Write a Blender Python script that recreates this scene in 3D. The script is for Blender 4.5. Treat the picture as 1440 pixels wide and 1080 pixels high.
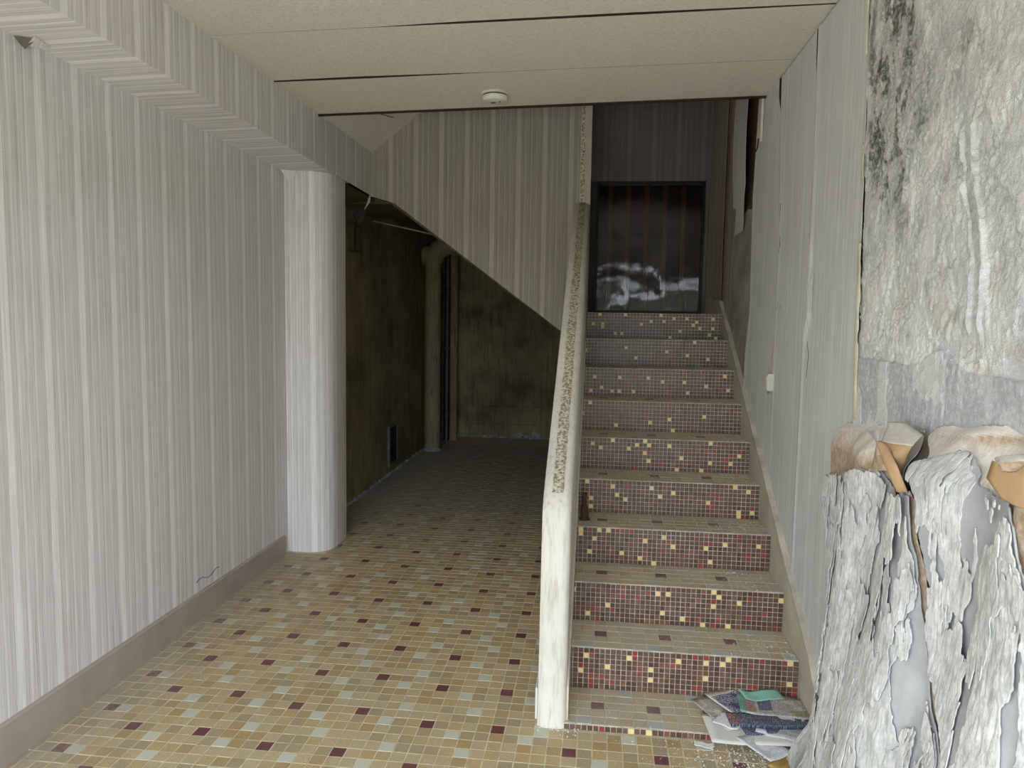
import bpy, bmesh, math, random
import numpy as np
from mathutils import Vector, Matrix
random.seed(7)
for o in list(bpy.data.objects): bpy.data.objects.remove(o)
S = bpy.context.scene
COL = S.collection

# ------------------------------------------------------------------ camera
F_PX, YAW, PITCH, ROLL, CAM_Z = 1048.96, 0.1140, 0.0901, 0.0161, 1.63
cyw, syw, cp, sp = math.cos(YAW), math.sin(YAW), math.cos(PITCH), math.sin(PITCH)
FW = Vector((-syw*cp, cyw*cp, -sp)); RT0 = Vector((cyw, syw, 0)); UP0 = RT0.cross(FW)
RT = RT0*math.cos(ROLL) + UP0*math.sin(ROLL); UP = UP0*math.cos(ROLL) - RT0*math.sin(ROLL)
cd = bpy.data.cameras.new('camera'); cam = bpy.data.objects.new('camera', cd); COL.objects.link(cam)
cd.sensor_fit = 'HORIZONTAL'; cd.sensor_width = 36; cd.lens = F_PX/1440*36; cd.clip_start = .05
M = Matrix((RT, UP, -FW)).transposed().to_4x4(); M.translation = (0, 0, CAM_Z); cam.matrix_world = M
S.camera = cam

# ------------------------------------------------------------------ world, light, exposure
w = bpy.data.worlds.new('world'); S.world = w; w.use_nodes = True
bg = w.node_tree.nodes['Background']; bg.inputs[0].default_value = (.76, .87, 1.0, 1); bg.inputs[1].default_value = 4.0
pl = bpy.data.lights.new('daylight_opening', 'AREA'); pl.shape = 'RECTANGLE'; pl.size = 2.96; pl.size_y = 2.5
pl.cycles.is_portal = True
po = bpy.data.objects.new('daylight_opening', pl); COL.objects.link(po)
po.location = (-.58, -.72, 1.15); po.rotation_euler = (math.radians(90), 0, 0)   # faces +Y, into the hall
po.rotation_euler = (math.radians(-90), 0, math.radians(180))
S.view_settings.view_transform = 'Standard'; S.view_settings.look = 'None'
S.view_settings.gamma = 1; S.view_settings.use_curve_mapping = False
S.view_settings.exposure = 1.74
sl = bpy.data.lights.new('fill_sun', 'SUN'); sl.energy = 9; sl.angle = math.radians(3); sl.color = (1, .96, .9)
fill_sun = bpy.data.objects.new('fill_sun', sl); COL.objects.link(fill_sun); fill_sun.rotation_euler = (math.radians(-32), math.radians(8), 0)   # added: strikes only the unseen street, bouncing fill up to the ceiling
try:
    S.cycles.use_denoising = True; S.cycles.max_bounces = 10; S.cycles.diffuse_bounces = 7
except Exception: pass

# ------------------------------------------------------------------ numpy noise
def _h(ix, iy, s):
    n = (ix*374761393 + iy*668265263 + s*2147483647*3) & 0xffffffff
    n = ((n ^ (n >> 13))*1274126177) & 0xffffffff
    return ((n ^ (n >> 16)) & 0xffff)/65535.0
def vnoise(x, y, s=0):
    x = np.asarray(x, float); y = np.asarray(y, float)
    ix = np.floor(x).astype(np.int64); iy = np.floor(y).astype(np.int64)
    fx = x-ix; fy = y-iy; fx = fx*fx*(3-2*fx); fy = fy*fy*(3-2*fy)
    a = _h(ix, iy, s); b = _h(ix+1, iy, s); c = _h(ix, iy+1, s); d = _h(ix+1, iy+1, s)
    return a+(b-a)*fx+(c-a)*fy+(a-b-c+d)*fx*fy
def fbm(x, y, o=4, s=0, g=.5):
    r = 0; a = 1; t = 0
    for k in range(o):
        r = r+a*vnoise(x*2**k+17.3*k, y*2**k-9.1*k, s+k); t += a; a *= g
    return r/t
def sstep(a, b, x):
    t = np.clip((np.asarray(x, float)-a)/(b-a), 0, 1); return t*t*(3-2*t)

# ------------------------------------------------------------------ materials
def lin(c):
    return tuple((v/255/12.92 if v/255 <= .04045 else ((v/255+.055)/1.055)**2.4) for v in c)+(1,)
class NT:
    def __init__(s, name, rough=.8, spec=.3):
        s.m = bpy.data.materials.new(name); s.m.use_nodes = True; s.t = s.m.node_tree
        s.b = s.t.nodes['Principled BSDF']; s.b.inputs['Roughness'].default_value = rough
        s.b.inputs['Specular IOR Level'].default_value = spec
    def n(s, ty, **k):
        x = s.t.nodes.new(ty)
        for a, b in k.items(): setattr(x, a, b)
        return x
    def l(s, a, b): s.t.links.new(a, b)
    def val(s, sock, v):
        if hasattr(v, 'is_output') or hasattr(v, 'links'): s.l(v, sock)
        else: sock.default_value = v
    def math(s, op, a, b=None, c=None):
        x = s.n('ShaderNodeMath', operation=op); s.val(x.inputs[0], a)
        if b is not None: s.val(x.inputs[1], b)
        if c is not None: s.val(x.inputs[2], c)
        return x.outputs[0]
    def mix(s, f, a, b, mode='MIX'):
        x = s.n('ShaderNodeMix', data_type='RGBA', blend_type=mode); s.val(x.inputs[0], f); s.val(x.inputs[6], a); s.val(x.inputs[7], b)
        return x.outputs[2]
    def coord(s, kind='Object'):
        if kind == 'World':
            return s.n('ShaderNodeNewGeometry').outputs['Position']
        return s.n('ShaderNodeTexCoord').outputs[kind]
    def scaled(s, vec, sc):
        x = s.n('ShaderNodeVectorMath', operation='MULTIPLY'); s.l(vec, x.inputs[0]); x.inputs[1].default_value = sc; return x.outputs[0]
    def noise(s, vec, scale=5, detail=4, rough=.5, sc=None):
        if sc: vec = s.scaled(vec, sc)
        x = s.n('ShaderNodeTexNoise'); s.l(vec, x.inputs['Vector']); x.inputs['Scale'].default_value = scale
        x.inputs['Detail'].default_value = detail; x.inputs['Roughness'].default_value = rough
        return x.outputs['Fac']
    def ramp(s, f, stops, interp='LINEAR'):
        x = s.n('ShaderNodeValToRGB'); s.l(f, x.inputs[0]); r = x.color_ramp; r.interpolation = interp
        while len(r.elements) < len(stops): r.elements.new(.5)
        for e, (p, c) in zip(r.elements, stops):
            e.position = p; e.color = c if len(c) == 4 else (*c, 1)
        return x.outputs[0]
    def rng(s, f, a, b, c=0, d=1):
        x = s.n('ShaderNodeMapRange'); s.l(f, x.inputs[0])
        for i, v in enumerate((a, b, c, d)): x.inputs[i+1].default_value = v
        return x.outputs[0]
    def bump(s, h, dist=.001, strength=1):
        x = s.n('ShaderNodeBump'); s.l(h, x.inputs['Height']); x.inputs['Distance'].default_value = dist; x.inputs['Strength'].default_value = strength
        s.l(x.outputs[0], s.b.inputs['Normal'])
    def color(s, c): s.val(s.b.inputs['Base Color'], c)

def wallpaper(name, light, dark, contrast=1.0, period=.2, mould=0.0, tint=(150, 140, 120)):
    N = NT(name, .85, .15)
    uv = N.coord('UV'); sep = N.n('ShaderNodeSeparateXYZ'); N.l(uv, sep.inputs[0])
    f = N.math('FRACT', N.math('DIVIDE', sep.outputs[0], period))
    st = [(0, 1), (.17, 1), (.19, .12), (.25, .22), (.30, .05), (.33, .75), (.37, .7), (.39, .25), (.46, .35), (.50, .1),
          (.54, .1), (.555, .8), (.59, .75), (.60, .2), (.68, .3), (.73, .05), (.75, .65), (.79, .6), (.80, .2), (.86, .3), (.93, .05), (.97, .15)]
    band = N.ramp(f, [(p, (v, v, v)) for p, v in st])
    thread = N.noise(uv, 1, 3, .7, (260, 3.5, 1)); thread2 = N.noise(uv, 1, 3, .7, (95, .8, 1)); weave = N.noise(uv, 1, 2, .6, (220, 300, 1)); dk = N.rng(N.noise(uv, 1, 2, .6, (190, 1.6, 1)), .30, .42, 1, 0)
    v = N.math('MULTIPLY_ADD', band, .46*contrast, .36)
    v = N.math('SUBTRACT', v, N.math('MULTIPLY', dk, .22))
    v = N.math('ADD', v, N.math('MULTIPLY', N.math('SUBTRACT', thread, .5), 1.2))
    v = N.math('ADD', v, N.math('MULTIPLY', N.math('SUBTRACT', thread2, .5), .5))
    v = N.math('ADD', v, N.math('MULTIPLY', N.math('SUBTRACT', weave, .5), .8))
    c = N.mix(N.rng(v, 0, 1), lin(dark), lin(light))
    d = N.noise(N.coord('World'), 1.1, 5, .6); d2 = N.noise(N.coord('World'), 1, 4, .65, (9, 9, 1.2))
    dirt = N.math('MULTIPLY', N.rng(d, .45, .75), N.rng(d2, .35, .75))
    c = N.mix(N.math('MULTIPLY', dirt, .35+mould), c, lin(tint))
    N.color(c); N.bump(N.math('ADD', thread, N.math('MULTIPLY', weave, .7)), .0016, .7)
    return N.m
def plain(name, c, rough=.8, var=.12, scale=8, bump=0, c2=None, spec=.3, sc=None, metal=0):
    N = NT(name, rough, spec); p = N.coord('Object'); f = N.noise(p, scale, 5, .6, sc)
    c2 = c2 or tuple(max(0, v*(1-var*2)) for v in c)
    N.color(N.mix(N.rng(f, .3, .7), lin(c), lin(c2)))
    N.b.inputs['Metallic'].default_value = metal
    if bump: N.bump(N.noise(p, scale*6, 4, .6, sc), bump)
    return N.m
def speckled(name, c, c2, dust=.25, rough=.5, base_dust=0):
    N = NT(name, rough, .35); p = N.coord('World'); f = N.noise(p, 330, 2, .7)
    k = N.mix(N.rng(f, .38, .62), lin(c), lin(c2))
    oi = N.n('ShaderNodeObjectInfo').outputs['Random']
    big = N.noise(p, 2.2, 5, .6); fine = N.noise(p, 30, 4, .65)
    dd = N.math('MULTIPLY', N.rng(big, .35, .72), N.rng(fine, .3, .7))
    sx = N.n('ShaderNodeSeparateXYZ'); N.l(p, sx.inputs[0])
    edge = N.rng(sx.outputs[0], -1.72, -2.06)     # dust swept up against the left wall
    back = N.rng(sx.outputs[1], 4.6, 6.5)         # nobody sweeps the back of the hall
    dd = N.math('MINIMUM', N.math('ADD', N.math('MULTIPLY_ADD', dd, dust, base_dust), N.math('ADD', N.math('MULTIPLY', edge, N.rng(fine, .3, .62, .1, .8)), N.math('MULTIPLY', back, .55))), .92)
    N.color(N.mix(dd, k, lin((160, 152, 140)))); N.bump(f, .0004, .4)
    return N.m
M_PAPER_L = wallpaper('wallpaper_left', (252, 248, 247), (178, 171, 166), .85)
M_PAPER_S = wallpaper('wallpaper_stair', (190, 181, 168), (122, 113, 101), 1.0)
M_PAPER_R = wallpaper('wallpaper_right', (248, 250, 248), (180, 180, 175), .22, .2, .1)
M_PAPER_D = wallpaper('wallpaper_landing_shaded', (132, 122, 116), (92, 83, 78), .8, .2, .5, (60, 52, 46))  # landing paper: shade painted into the darker tones, along with mould
M_KRAFT = plain('kraft_backing', (206, 172, 130), .85, .1, 5, .0008, (178, 144, 108))
M_RUSTPAPER = plain('brown_backing', (112, 82, 62), .9, .1, 4, .0008, (84, 62, 48))
M_CEIL = (lambda N: (N.color(N.mix(N.rng(N.noise(N.coord('World'), 1, 4, .7, (60, 260, 60)), .3, .7), lin((244, 237, 224)), lin((202, 194, 178)))),
          N.bump(N.noise(N.coord('World'), 1, 4, .75, (70, 200, 70)), .004), N.m)[-1])(NT('ceiling_panel', .9, .1))
M_DARKWOOD = plain('dark_wood', (62, 40, 30), .8)
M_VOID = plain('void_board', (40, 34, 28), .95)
M_BASE = plain('baseboard_paint', (176, 164, 152), .55, .04, 6, .0004)
M_GROUT = plain('floor_grout', (222, 212, 186), .9, .12, 20, .0003, (184, 172, 146))
M_OCHRE = [speckled('tile_ochre_%s' % n, a, b) for n, a, b in (('pale', (202, 184, 148), (160, 140, 104)), ('warm', (202, 178, 134), (156, 132, 92)), ('olive', (180, 164, 130), (146, 130, 98)), ('deep', (190, 164, 118), (146, 122, 82)))]
M_MAROON = speckled('tile_maroon', (118, 66, 66), (92, 50, 52), .25, .4)
M_GREYT = speckled('tile_grey', (202, 200, 182), (186, 185, 168), .2, .45)
TREAD_M = [speckled('tread_'+n, a, b, .6, .75, .22) for n, a, b in (('pale', (222, 208, 178), (188, 170, 138)), ('warm', (220, 202, 164), (182, 160, 122)), ('olive', (210, 196, 166), (176, 160, 130)), ('deep', (208, 190, 152), (172, 150, 114)), ('maroon', (112, 68, 68), (92, 54, 56)), ('grey', (196, 198, 190), (180, 183, 176)))]
def mosaic(name, c, c2=None, dust=.35):
    N = NT(name, .42, .4); p = N.coord('World'); f = N.noise(p, 16, 5, .65); sx = N.n('ShaderNodeSeparateXYZ'); N.l(p, sx.inputs[0])
    k = N.mix(N.rng(N.noise(p, 60, 2), .3, .7), lin(c), lin(c2 or tuple(v*.86 for v in c)))
    N.color(N.mix(N.math('MULTIPLY', N.rng(f, .45, .8), dust), k, lin((142, 126, 112)))); return N.m
M_MOS = {'b': mosaic('mosaic_brown', (106, 76, 56)), 'd': mosaic('mosaic_dark_brown', (90, 64, 48)), 'p': mosaic('mosaic_plum', (110, 80, 64)),
         'r': mosaic('mosaic_red', (150, 60, 48)), 'o': mosaic('mosaic_rust', (132, 86, 62)), 'y': mosaic('mosaic_yellow', (236, 212, 148), (228, 200, 134), .15)}
M_SGROUT = plain('stair_grout', (226, 218, 204), .9, .1, 20, .0004, (164, 152, 140))
def stringer_mat():
    N = NT('stringer_cement', .85, .15); p = N.coord('World'); f = N.noise(p, 5, 6, .65); g = N.noise(p, 60, 4, .6)
    N.color(N.mix(N.rng(f, .3, .75), lin((204, 196, 176)), lin((172, 163, 146)))); N.bump(g, .0008); return N.m
M_STRING = stringer_mat()
def painted_plaster(name, a, b, stain, amt=.6):
    N = NT(name, .8, .2); p = N.coord('World'); f = N.noise(p, 3, 6, .65); g = N.noise(p, 1, 4, .6, (60, 60, 5)); h = N.noise(p, 40, 5, .7)
    c = N.mix(N.rng(f, .3, .7), lin(a), lin(b)); c = N.mix(N.math('MULTIPLY', N.rng(g, .5, .72), amt), c, lin(stain)); N.color(c); N.bump(h, .0012); return N.m
M_POST = painted_plaster('parapet_paint', (220, 215, 204), (204, 198, 184), (158, 148, 130), .55)
def cap_mat():
    N = NT('worn_cap', .9, .15); p = N.coord('World'); f = N.noise(p, 70, 4, .75); g = N.noise(p, 12, 4, .6)
    c = N.ramp(f, [(.3, lin((96, 78, 60))), (.45, lin((150, 134, 108))), (.55, lin((206, 198, 180))), (.7, lin((224, 218, 204)))])
    N.color(N.mix(N.rng(g, .62, .75), c, lin((120, 104, 82)))); N.bump(f, .003); return N.m
M_CAP = cap_mat()
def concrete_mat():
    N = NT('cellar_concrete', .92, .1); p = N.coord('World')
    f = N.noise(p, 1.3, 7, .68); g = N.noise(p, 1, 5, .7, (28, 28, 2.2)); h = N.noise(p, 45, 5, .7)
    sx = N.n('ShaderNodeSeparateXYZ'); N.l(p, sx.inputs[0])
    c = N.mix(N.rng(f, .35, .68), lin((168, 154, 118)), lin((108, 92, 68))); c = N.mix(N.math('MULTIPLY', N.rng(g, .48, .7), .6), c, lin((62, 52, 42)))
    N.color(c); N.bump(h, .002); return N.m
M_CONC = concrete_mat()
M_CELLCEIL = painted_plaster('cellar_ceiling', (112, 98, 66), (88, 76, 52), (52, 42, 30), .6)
M_PIPE = painted_plaster('drain_pipe_paint', (166, 156, 124), (140, 130, 102), (72, 60, 44), .7)
M_FLOORCONC = plain('concrete_floor', (138, 130, 118), .9, .15, 5, .001)
M_EFFLO = plain('salt_bloom', (186, 192, 196), .95, .15, 30, .002)
M_BLACK = plain('black_frame', (22, 18, 16), .45)
M_WOODSLAT = plain('brown_slat', (122, 78, 52), .7, .15, 6, 0, None, .3, (8, 8, .6))
M_WHITE = plain('white_plastic', (222, 218, 202), .45, .04)
M_WHITE2 = plain('aged_plastic', (206, 202, 186), .5, .06)
M_GREYP = plain('grey_plastic', (96, 92, 84), .6)
M_RUST = plain('rust', (96, 58, 44), .75, .2, 60, .001, (44, 30, 26), .4)
M_WIRE = plain('grey_wire', (120, 118, 112), .6)
M_METALDARK = plain('dark_grille', (54, 46, 38), .6)
M_STREET = plain('street_paving', (188, 186, 178), .95)
M_FACADE = plain('facade_render', (178, 172, 160), .9)
M_DUST = plain('plaster_chips', (226, 224, 218), .95, .05, 40)
def attr_plaster(name, rough=.9):
    N = NT(name, rough, .15); a = N.n('ShaderNodeAttribute'); a.attribute_name = 'Col'; p = N.coord('World')
    f = N.noise(p, 60, 6, .7); g = N.noise(p, 14, 5, .6)
    c = N.mix(N.math('MULTIPLY', N.rng(f, .45, .6), .5), a.outputs['Color'], lin((236, 235, 230)))
    c = N.mix(N.math('MULTIPLY', N.rng(g, .52, .68), .35), c, lin((148, 148, 144)))
    N.color(c); N.bump(N.math('ADD', f, N.noise(p, 220, 4, .7)), .004, .9); return N.m
M_PLAST = attr_plaster('bare_plaster')
def crust_mat():
    N = NT('plaster_crust', .95, .1); p = N.coord('World'); f = N.noise(p, 26, 7, .72); g = N.noise(p, 5, 5, .6); h = N.noise(p, 1, 5, .65, (90, 90, 22))
    c = N.mix(N.rng(f, .35, .68), lin((226, 225, 221)), lin((182, 181, 178))); c = N.mix(N.math('MULTIPLY', N.rng(g, .5, .66), .45), c, lin((150, 148, 142)))
    N.color(c); N.bump(N.math('ADD', h, f), .004, .8); return N.m
M_CRUST = crust_mat()
M_FILM = (lambda N: (N.color(N.mix(N.rng(N.noise(N.coord('World'), 6, 6, .65), .3, .7), lin((190, 190, 190)), lin((158, 158, 160)))),
          N.bump(N.noise(N.coord('World'), 1, 5, .65, (40, 40, 14)), .0015, .5), N.m)[-1])(NT('plaster_film', .85, .15))
def kraft_dusty():
    N = NT('kraft_dusty', .9, .12); p = N.coord('World'); f = N.noise(p, 9, 6, .7); g = N.noise(p, 55, 5, .75); sx = N.n('ShaderNodeSeparateXYZ'); N.l(p, sx.inputs[0])
    geo = N.n('ShaderNodeNewGeometry'); sn = N.n('ShaderNodeSeparateXYZ'); N.l(geo.outputs['True Normal'], sn.inputs[0])
    top = N.rng(sn.outputs[2], .05, .7)          # plaster dust settles on what faces up
    c = N.mix(N.rng(f, .35, .7), lin((182, 154, 122)), lin((152, 130, 108)))
    d = N.math('MINIMUM', N.math('ADD', N.math('MULTIPLY', N.rng(g, .42, .72), .5), N.math('MULTIPLY', top, .8)), .95)
    N.color(N.mix(d, c, lin((232, 226, 216)))); N.bump(g, .0015); return N.m
M_KDUST = kraft_dusty()

# ------------------------------------------------------------------ object helpers
def link(name, me, parent=None):
    o = bpy.data.objects.new(name, me); COL.objects.link(o)
    if parent: o.parent = parent
    return o
def tag(o, label=None, cat=None, group=None, kind=None):
    if label: o['label'] = label
    if cat: o['category'] = cat
    if group: o['group'] = group
    if kind: o['kind'] = kind
    return o
def empty(name, loc=(0, 0, 0), rz=0, parent=None):
    o = link(name, None, parent); o.location = loc; o.rotation_euler = (0, 0, rz); o.empty_display_size = .05; return o
class MB:
    def __init__(s): s.v = []; s.f = []; s.m = []; s.uv = []
    def face(s, pts, mat=0, uv=None):
        k = len(s.v); s.v += [tuple(p) for p in pts]; s.f.append(tuple(range(k, k+len(pts)))); s.m.append(mat)
        s.uv += (uv if uv else [(p[0]+p[1], p[2]) for p in pts])
    def box(s, x0, x1, y0, y1, z0, z1, mat=0, bottom=True):
        P = lambda a, b, c: ((x0, x1)[a], (y0, y1)[b], (z0, z1)[c])
        for q in (((0,0,0),(0,0,1),(0,1,1),(0,1,0)), ((1,0,0),(1,1,0),(1,1,1),(1,0,1)), ((0,0,0),(1,0,0),(1,0,1),(0,0,1)),
                  ((0,1,0),(0,1,1),(1,1,1),(1,1,0)), ((0,0,1),(1,0,1),(1,1,1),(0,1,1)), ((0,0,0),(0,1,0),(1,1,0),(1,0,0)))[:6 if bottom else 5]:
            s.face([P(*t) for t in q], mat)
    def prism(s, poly, d, mat=0, axis='Y', base=0.0, capmat=None):
        """poly in the two other axes, extruded from base to base+d along axis"""
        def P(a, b, t): return {'Y': (a, t, b), 'X': (t, a, b), 'Z': (a, b, t)}[axis]
        n = len(poly)
        A = [P(a, b, base) for a, b in poly]; B = [P(a, b, base+d) for a, b in poly]
        s.face(A, mat); s.face(B[::-1], mat)
        for i in range(n):
            j = (i+1) % n; s.face([A[i], B[i], B[j], A[j]], mat if capmat is None else capmat)
    def tube(s, pts, r, n=10, mat=0, caps=True):
        rings = []
        pts = [Vector(p) for p in pts]; R = r if hasattr(r, '__len__') else [r]*len(pts)
        for i, p in enumerate(pts):
            d = (pts[min(i+1, len(pts)-1)]-pts[max(i-1, 0)]).normalized()
            a = d.orthogonal().normalized() if i == 0 else (ax-d*ax.dot(d)).normalized()
            ax = a; b = d.cross(a)
            rings.append([p+(a*math.cos(2*math.pi*k/n)+b*math.sin(2*math.pi*k/n))*R[i] for k in range(n)])
        for i in range(len(rings)-1):
            for k in range(n):
                j = (k+1) % n; s.face([rings[i][k], rings[i][j], rings[i+1][j], rings[i+1][k]], mat)
        if caps: s.face(rings[0][::-1], mat); s.face(rings[-1], mat)
    def build(s, name, mats, parent=None, bevel=0, smooth=False, weld=True, solid=0):
        me = bpy.data.meshes.new(name); me.from_pydata(s.v, [], s.f)
        for m in (mats if isinstance(mats, (list, tuple)) else [mats]): me.materials.append(m)
        me.polygons.foreach_set('material_index', s.m)
        u = me.uv_layers.new(name='UVMap'); u.data.foreach_set('uv', [c for p in s.uv for c in p])
        if weld:
            bm = bmesh.new(); bm.from_mesh(me); bmesh.ops.remove_doubles(bm, verts=bm.verts, dist=1e-5); bmesh.ops.recalc_face_normals(bm, faces=bm.faces); bm.to_mesh(me); bm.free()
        if smooth:
            me.polygons.foreach_set('use_smooth', [True]*len(me.polygons))
            try: me.set_sharp_from_angle(angle=math.radians(40))
            except Exception: pass
        o = link(name, me, parent)
        if bevel:
            b = o.modifiers.new('bevel', 'BEVEL'); b.width = bevel; b.segments = 2; b.limit_method = 'ANGLE'; b.angle_limit = math.radians(40)
        return o

def clipped(name, u, v, phi, pos, mat, parent=None, uv=None, thick=0.0, offset=1.0, col=None, smooth=True):
    """grid over u (n) x v (m); phi (n,m) positive = kept; pos (n,m,3); ragged outline cut through the cells"""
    n, m = phi.shape; U, V = np.meshgrid(u, v, indexing='ij') if uv is None else uv
    keep = phi > 0; idx = -np.ones((n, m), int)
    q = keep[:-1, :-1].astype(int)+keep[1:, :-1]+keep[1:, 1:]+keep[:-1, 1:]
    idx[keep] = np.arange(keep.sum()); verts = pos[keep].tolist(); uvs = np.stack([U[keep], V[keep]], 1).tolist()
    cols = col[keep].tolist() if col is not None else None
    fi, fj = np.nonzero(q == 4)
    faces = np.stack([idx[fi, fj], idx[fi+1, fj], idx[fi+1, fj+1], idx[fi, fj+1]], 1).tolist()
    cache = {}
    def cut(a, b):
        k = (a, b) if a < b else (b, a)
        if k in cache: return cache[k]
        pa, pb = phi[a], phi[b]; t = pa/(pa-pb); t = min(max(t, .03), .97)
        verts.append((pos[a]*(1-t)+pos[b]*t).tolist()); uvs.append((U[a]*(1-t)+U[b]*t, V[a]*(1-t)+V[b]*t))
        if cols is not None: cols.append((col[a]*(1-t)+col[b]*t).tolist())
        cache[k] = len(verts)-1; return cache[k]
    for i, j in zip(*np.nonzero((q > 0) & (q < 4))):
        c = [(i, j), (i+1, j), (i+1, j+1), (i, j+1)]; out = []
        for k in range(4):
            a, b = c[k], c[(k+1) % 4]
            if keep[a]: out.append(int(idx[a]))
            if keep[a] != keep[b]: out.append(cut(a, b))
        if q[i, j] == 2 and keep[c[0]] == keep[c[2]]:
            # ambiguous saddle: two corner triangles
            for k in range(4):
                if keep[c[k]]: faces.append([cut(c[k-1], c[k]), int(idx[c[k]]), cut(c[k], c[(k+1) % 4])])
        elif len(out) >= 3: faces.append(out)
    me = bpy.data.meshes.new(name); me.from_pydata(verts, [], faces); me.materials.append(mat)
    ul = me.uv_layers.new(name='UVMap'); li = np.empty(len(me.loops), int); me.loops.foreach_get('vertex_index', li)
    ul.data.foreach_set('uv', np.array(uvs)[li].ravel())
    if cols is not None:
        ca = me.color_attributes.new('Col', 'FLOAT_COLOR', 'POINT'); a = np.ones((len(verts), 4)); a[:, :3] = np.array(cols); ca.data.foreach_set('color', a.ravel())
    if smooth: me.polygons.foreach_set('use_smooth', [True]*len(me.polygons))
    o = link(name, me, parent)
    if thick:
        s = o.modifiers.new('thickness', 'SOLIDIFY'); s.thickness = thick; s.offset = offset
    return o

def ray(px, py): return FW + RT*((px-720)/F_PX) - UP*((py-540)/F_PX)
def on(px, py, axis, val):
    d = ray(px, py); o = Vector((0, 0, CAM_Z)); i = 'XYZ'.index(axis); return o + d*((val-o[i])/d[i])
def project(P):
    d = Vector(P)-Vector((0, 0, CAM_Z)); z = d.dot(FW); return 720+F_PX*d.dot(RT)/z, 540-F_PX*d.dot(UP)/z

# ================================================================== dimensions
XL, XR, XB = -2.08, .90, -1.79          # left wall, right wall, face of the boxed beam
ZC = 2.88                               # ceiling
YF = -.72                               # facade
YS = 5.78                               # striped wall beside the upper flight
SX0, SX1 = -.0965, .8735                # stair width
Y1, Z1, RH, TD = 3.134, .207, .1828, .2957
YW = 6.40                               # landing wall with the glazed panel
ZTOP = 4.30

# ================================================================== floor
g = MB(); g.box(-2.3, 1.1, YF, 9.9, -.10, -.0014)
floor = g.build('floor', M_GROUT); tag(floor, 'mosaic floor of ochre, grey and maroon tiles in the hall', 'floor', kind='structure')
PX, PY = .0571, .05897
colph = {-13: 3, -10: 1, -5: 1, 0: 0, 5: 0, 10: -1, 15: -1, 20: 2, 26: 2, 31: 2, 36: 2}
def tile_kind(i, j):
    for c, ph in colph.items():
        if i == c and (j-ph) % 5 == 0: return 'm'
        if i == c-2 and (j-ph) % 5 == 2 and c != -13: return 'g'
        if i == c+2 and (j-ph) % 5 == 4 and c != -13: return 'g'
    return 'o'
def tile_mesh(mb, cx, cy, z, wx, wy, mat, rng_, lift=.0):
    x0, x1, y0, y1 = cx-wx/2, cx+wx/2, cy-wy/2, cy+wy/2; c = .0012; h = z+rng_.uniform(-.0006, .0006)
    j = [rng_.uniform(-.0007, .0007) for _ in range(8)]
    B = [(x0+j[0], y0+j[1]), (x1+j[2], y0+j[3]), (x1+j[4], y1+j[5]), (x0+j[6], y1+j[7])]
    T = [(B[0][0]+c, B[0][1]+c, h), (B[1][0]-c, B[1][1]+c, h), (B[2][0]-c, B[2][1]-c, h), (B[3][0]+c, B[3][1]-c, h)]
    D = [(a, b, z-.004) for a, b in B]
    mb.face(T, mat)
    for k in range(4): mb.face([D[k], D[(k+1) % 4], T[(k+1) % 4], T[k]], mat)
TM = M_OCHRE+[M_MAROON, M_GREYT]
R = random.Random(3); singles = []; rest = MB(); meshes = {}
def shared_tile(mat, TM=TM, key=''):
    kk = mat; mat = (key, mat)
    if mat not in meshes:
        vs = []
        for k in range(3):
            b = MB(); tile_mesh(b, 0, 0, 0, PX-.0028, PY-.0028, 0, R); me = bpy.data.meshes.new('tile'); me.from_pydata(b.v, [], b.f); me.materials.append(TM[kk]); vs.append(me)
        meshes[mat] = vs
    return R.choice(meshes[mat])
cells = []
for i in range(-16, 38):
    x = -1.211+i*PX
    if x-PX/2 < XL-.045 or x+PX/2 > XR+.02: continue
    for j in range(-60, 109):
        y = 2.856+j*PY
        if y < YF+.03 or y > 9.83: continue
        if x > -.2-PX*.4 and y > 2.83+PY*.25: continue
        if x < -1.80 and 4.80 < y < 5.22: continue
        k = tile_kind(i, j); mat = 4 if k == 'm' else 5 if k == 'g' else R.choices((0, 1, 2, 3), (5, 3, 3, 1.5))[0]
        p = project((x, y, 0)); vis = -8 < p[0] < 1150 and p[1] < 1086 and (y > .5)
        cells.append((y if vis else 99, x, y, mat))
cells.sort(key=lambda c: c[0])
for n, (k, x, y, mat) in enumerate(cells):
    if n < 300 and k < 99:
        o = link('tile', shared_tile(mat), floor); o.location = (x, y, R.uniform(-.0005, .0005))
    else: tile_mesh(rest, x, y, 0, PX-.0028, PY-.0028, mat, R)
tag(rest.build('tile_field', TM, floor, weld=False), kind='stuff')

# ================================================================== left wall, column, boxed beam, baseboard
g = MB()
g.face([(XL, YF, 0), (XL, 4.80, 0), (XL, 4.80, 2.66), (XL, YF, 2.66)], 0, [(YF, 0), (4.8, 0), (4.8, 2.56), (YF, 2.56)])
g.box(XL-.15, XL-.002, YF, 5.1, -.01, 3.0, 1)
wl = g.build('wall_left', [M_PAPER_L, M_FACADE], weld=False); tag(wl, 'long left wall in beige striped textured wallpaper', 'wall', kind='structure')
def flap(parent, pts, lift, name='torn_flap', mats=M_PAPER_L):
    b = MB(); b.face(pts, 0); b.face([tuple(Vector(p)+Vector(lift)) for p in pts][::-1], 0); return b.build(name, mats, parent, weld=False)
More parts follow.
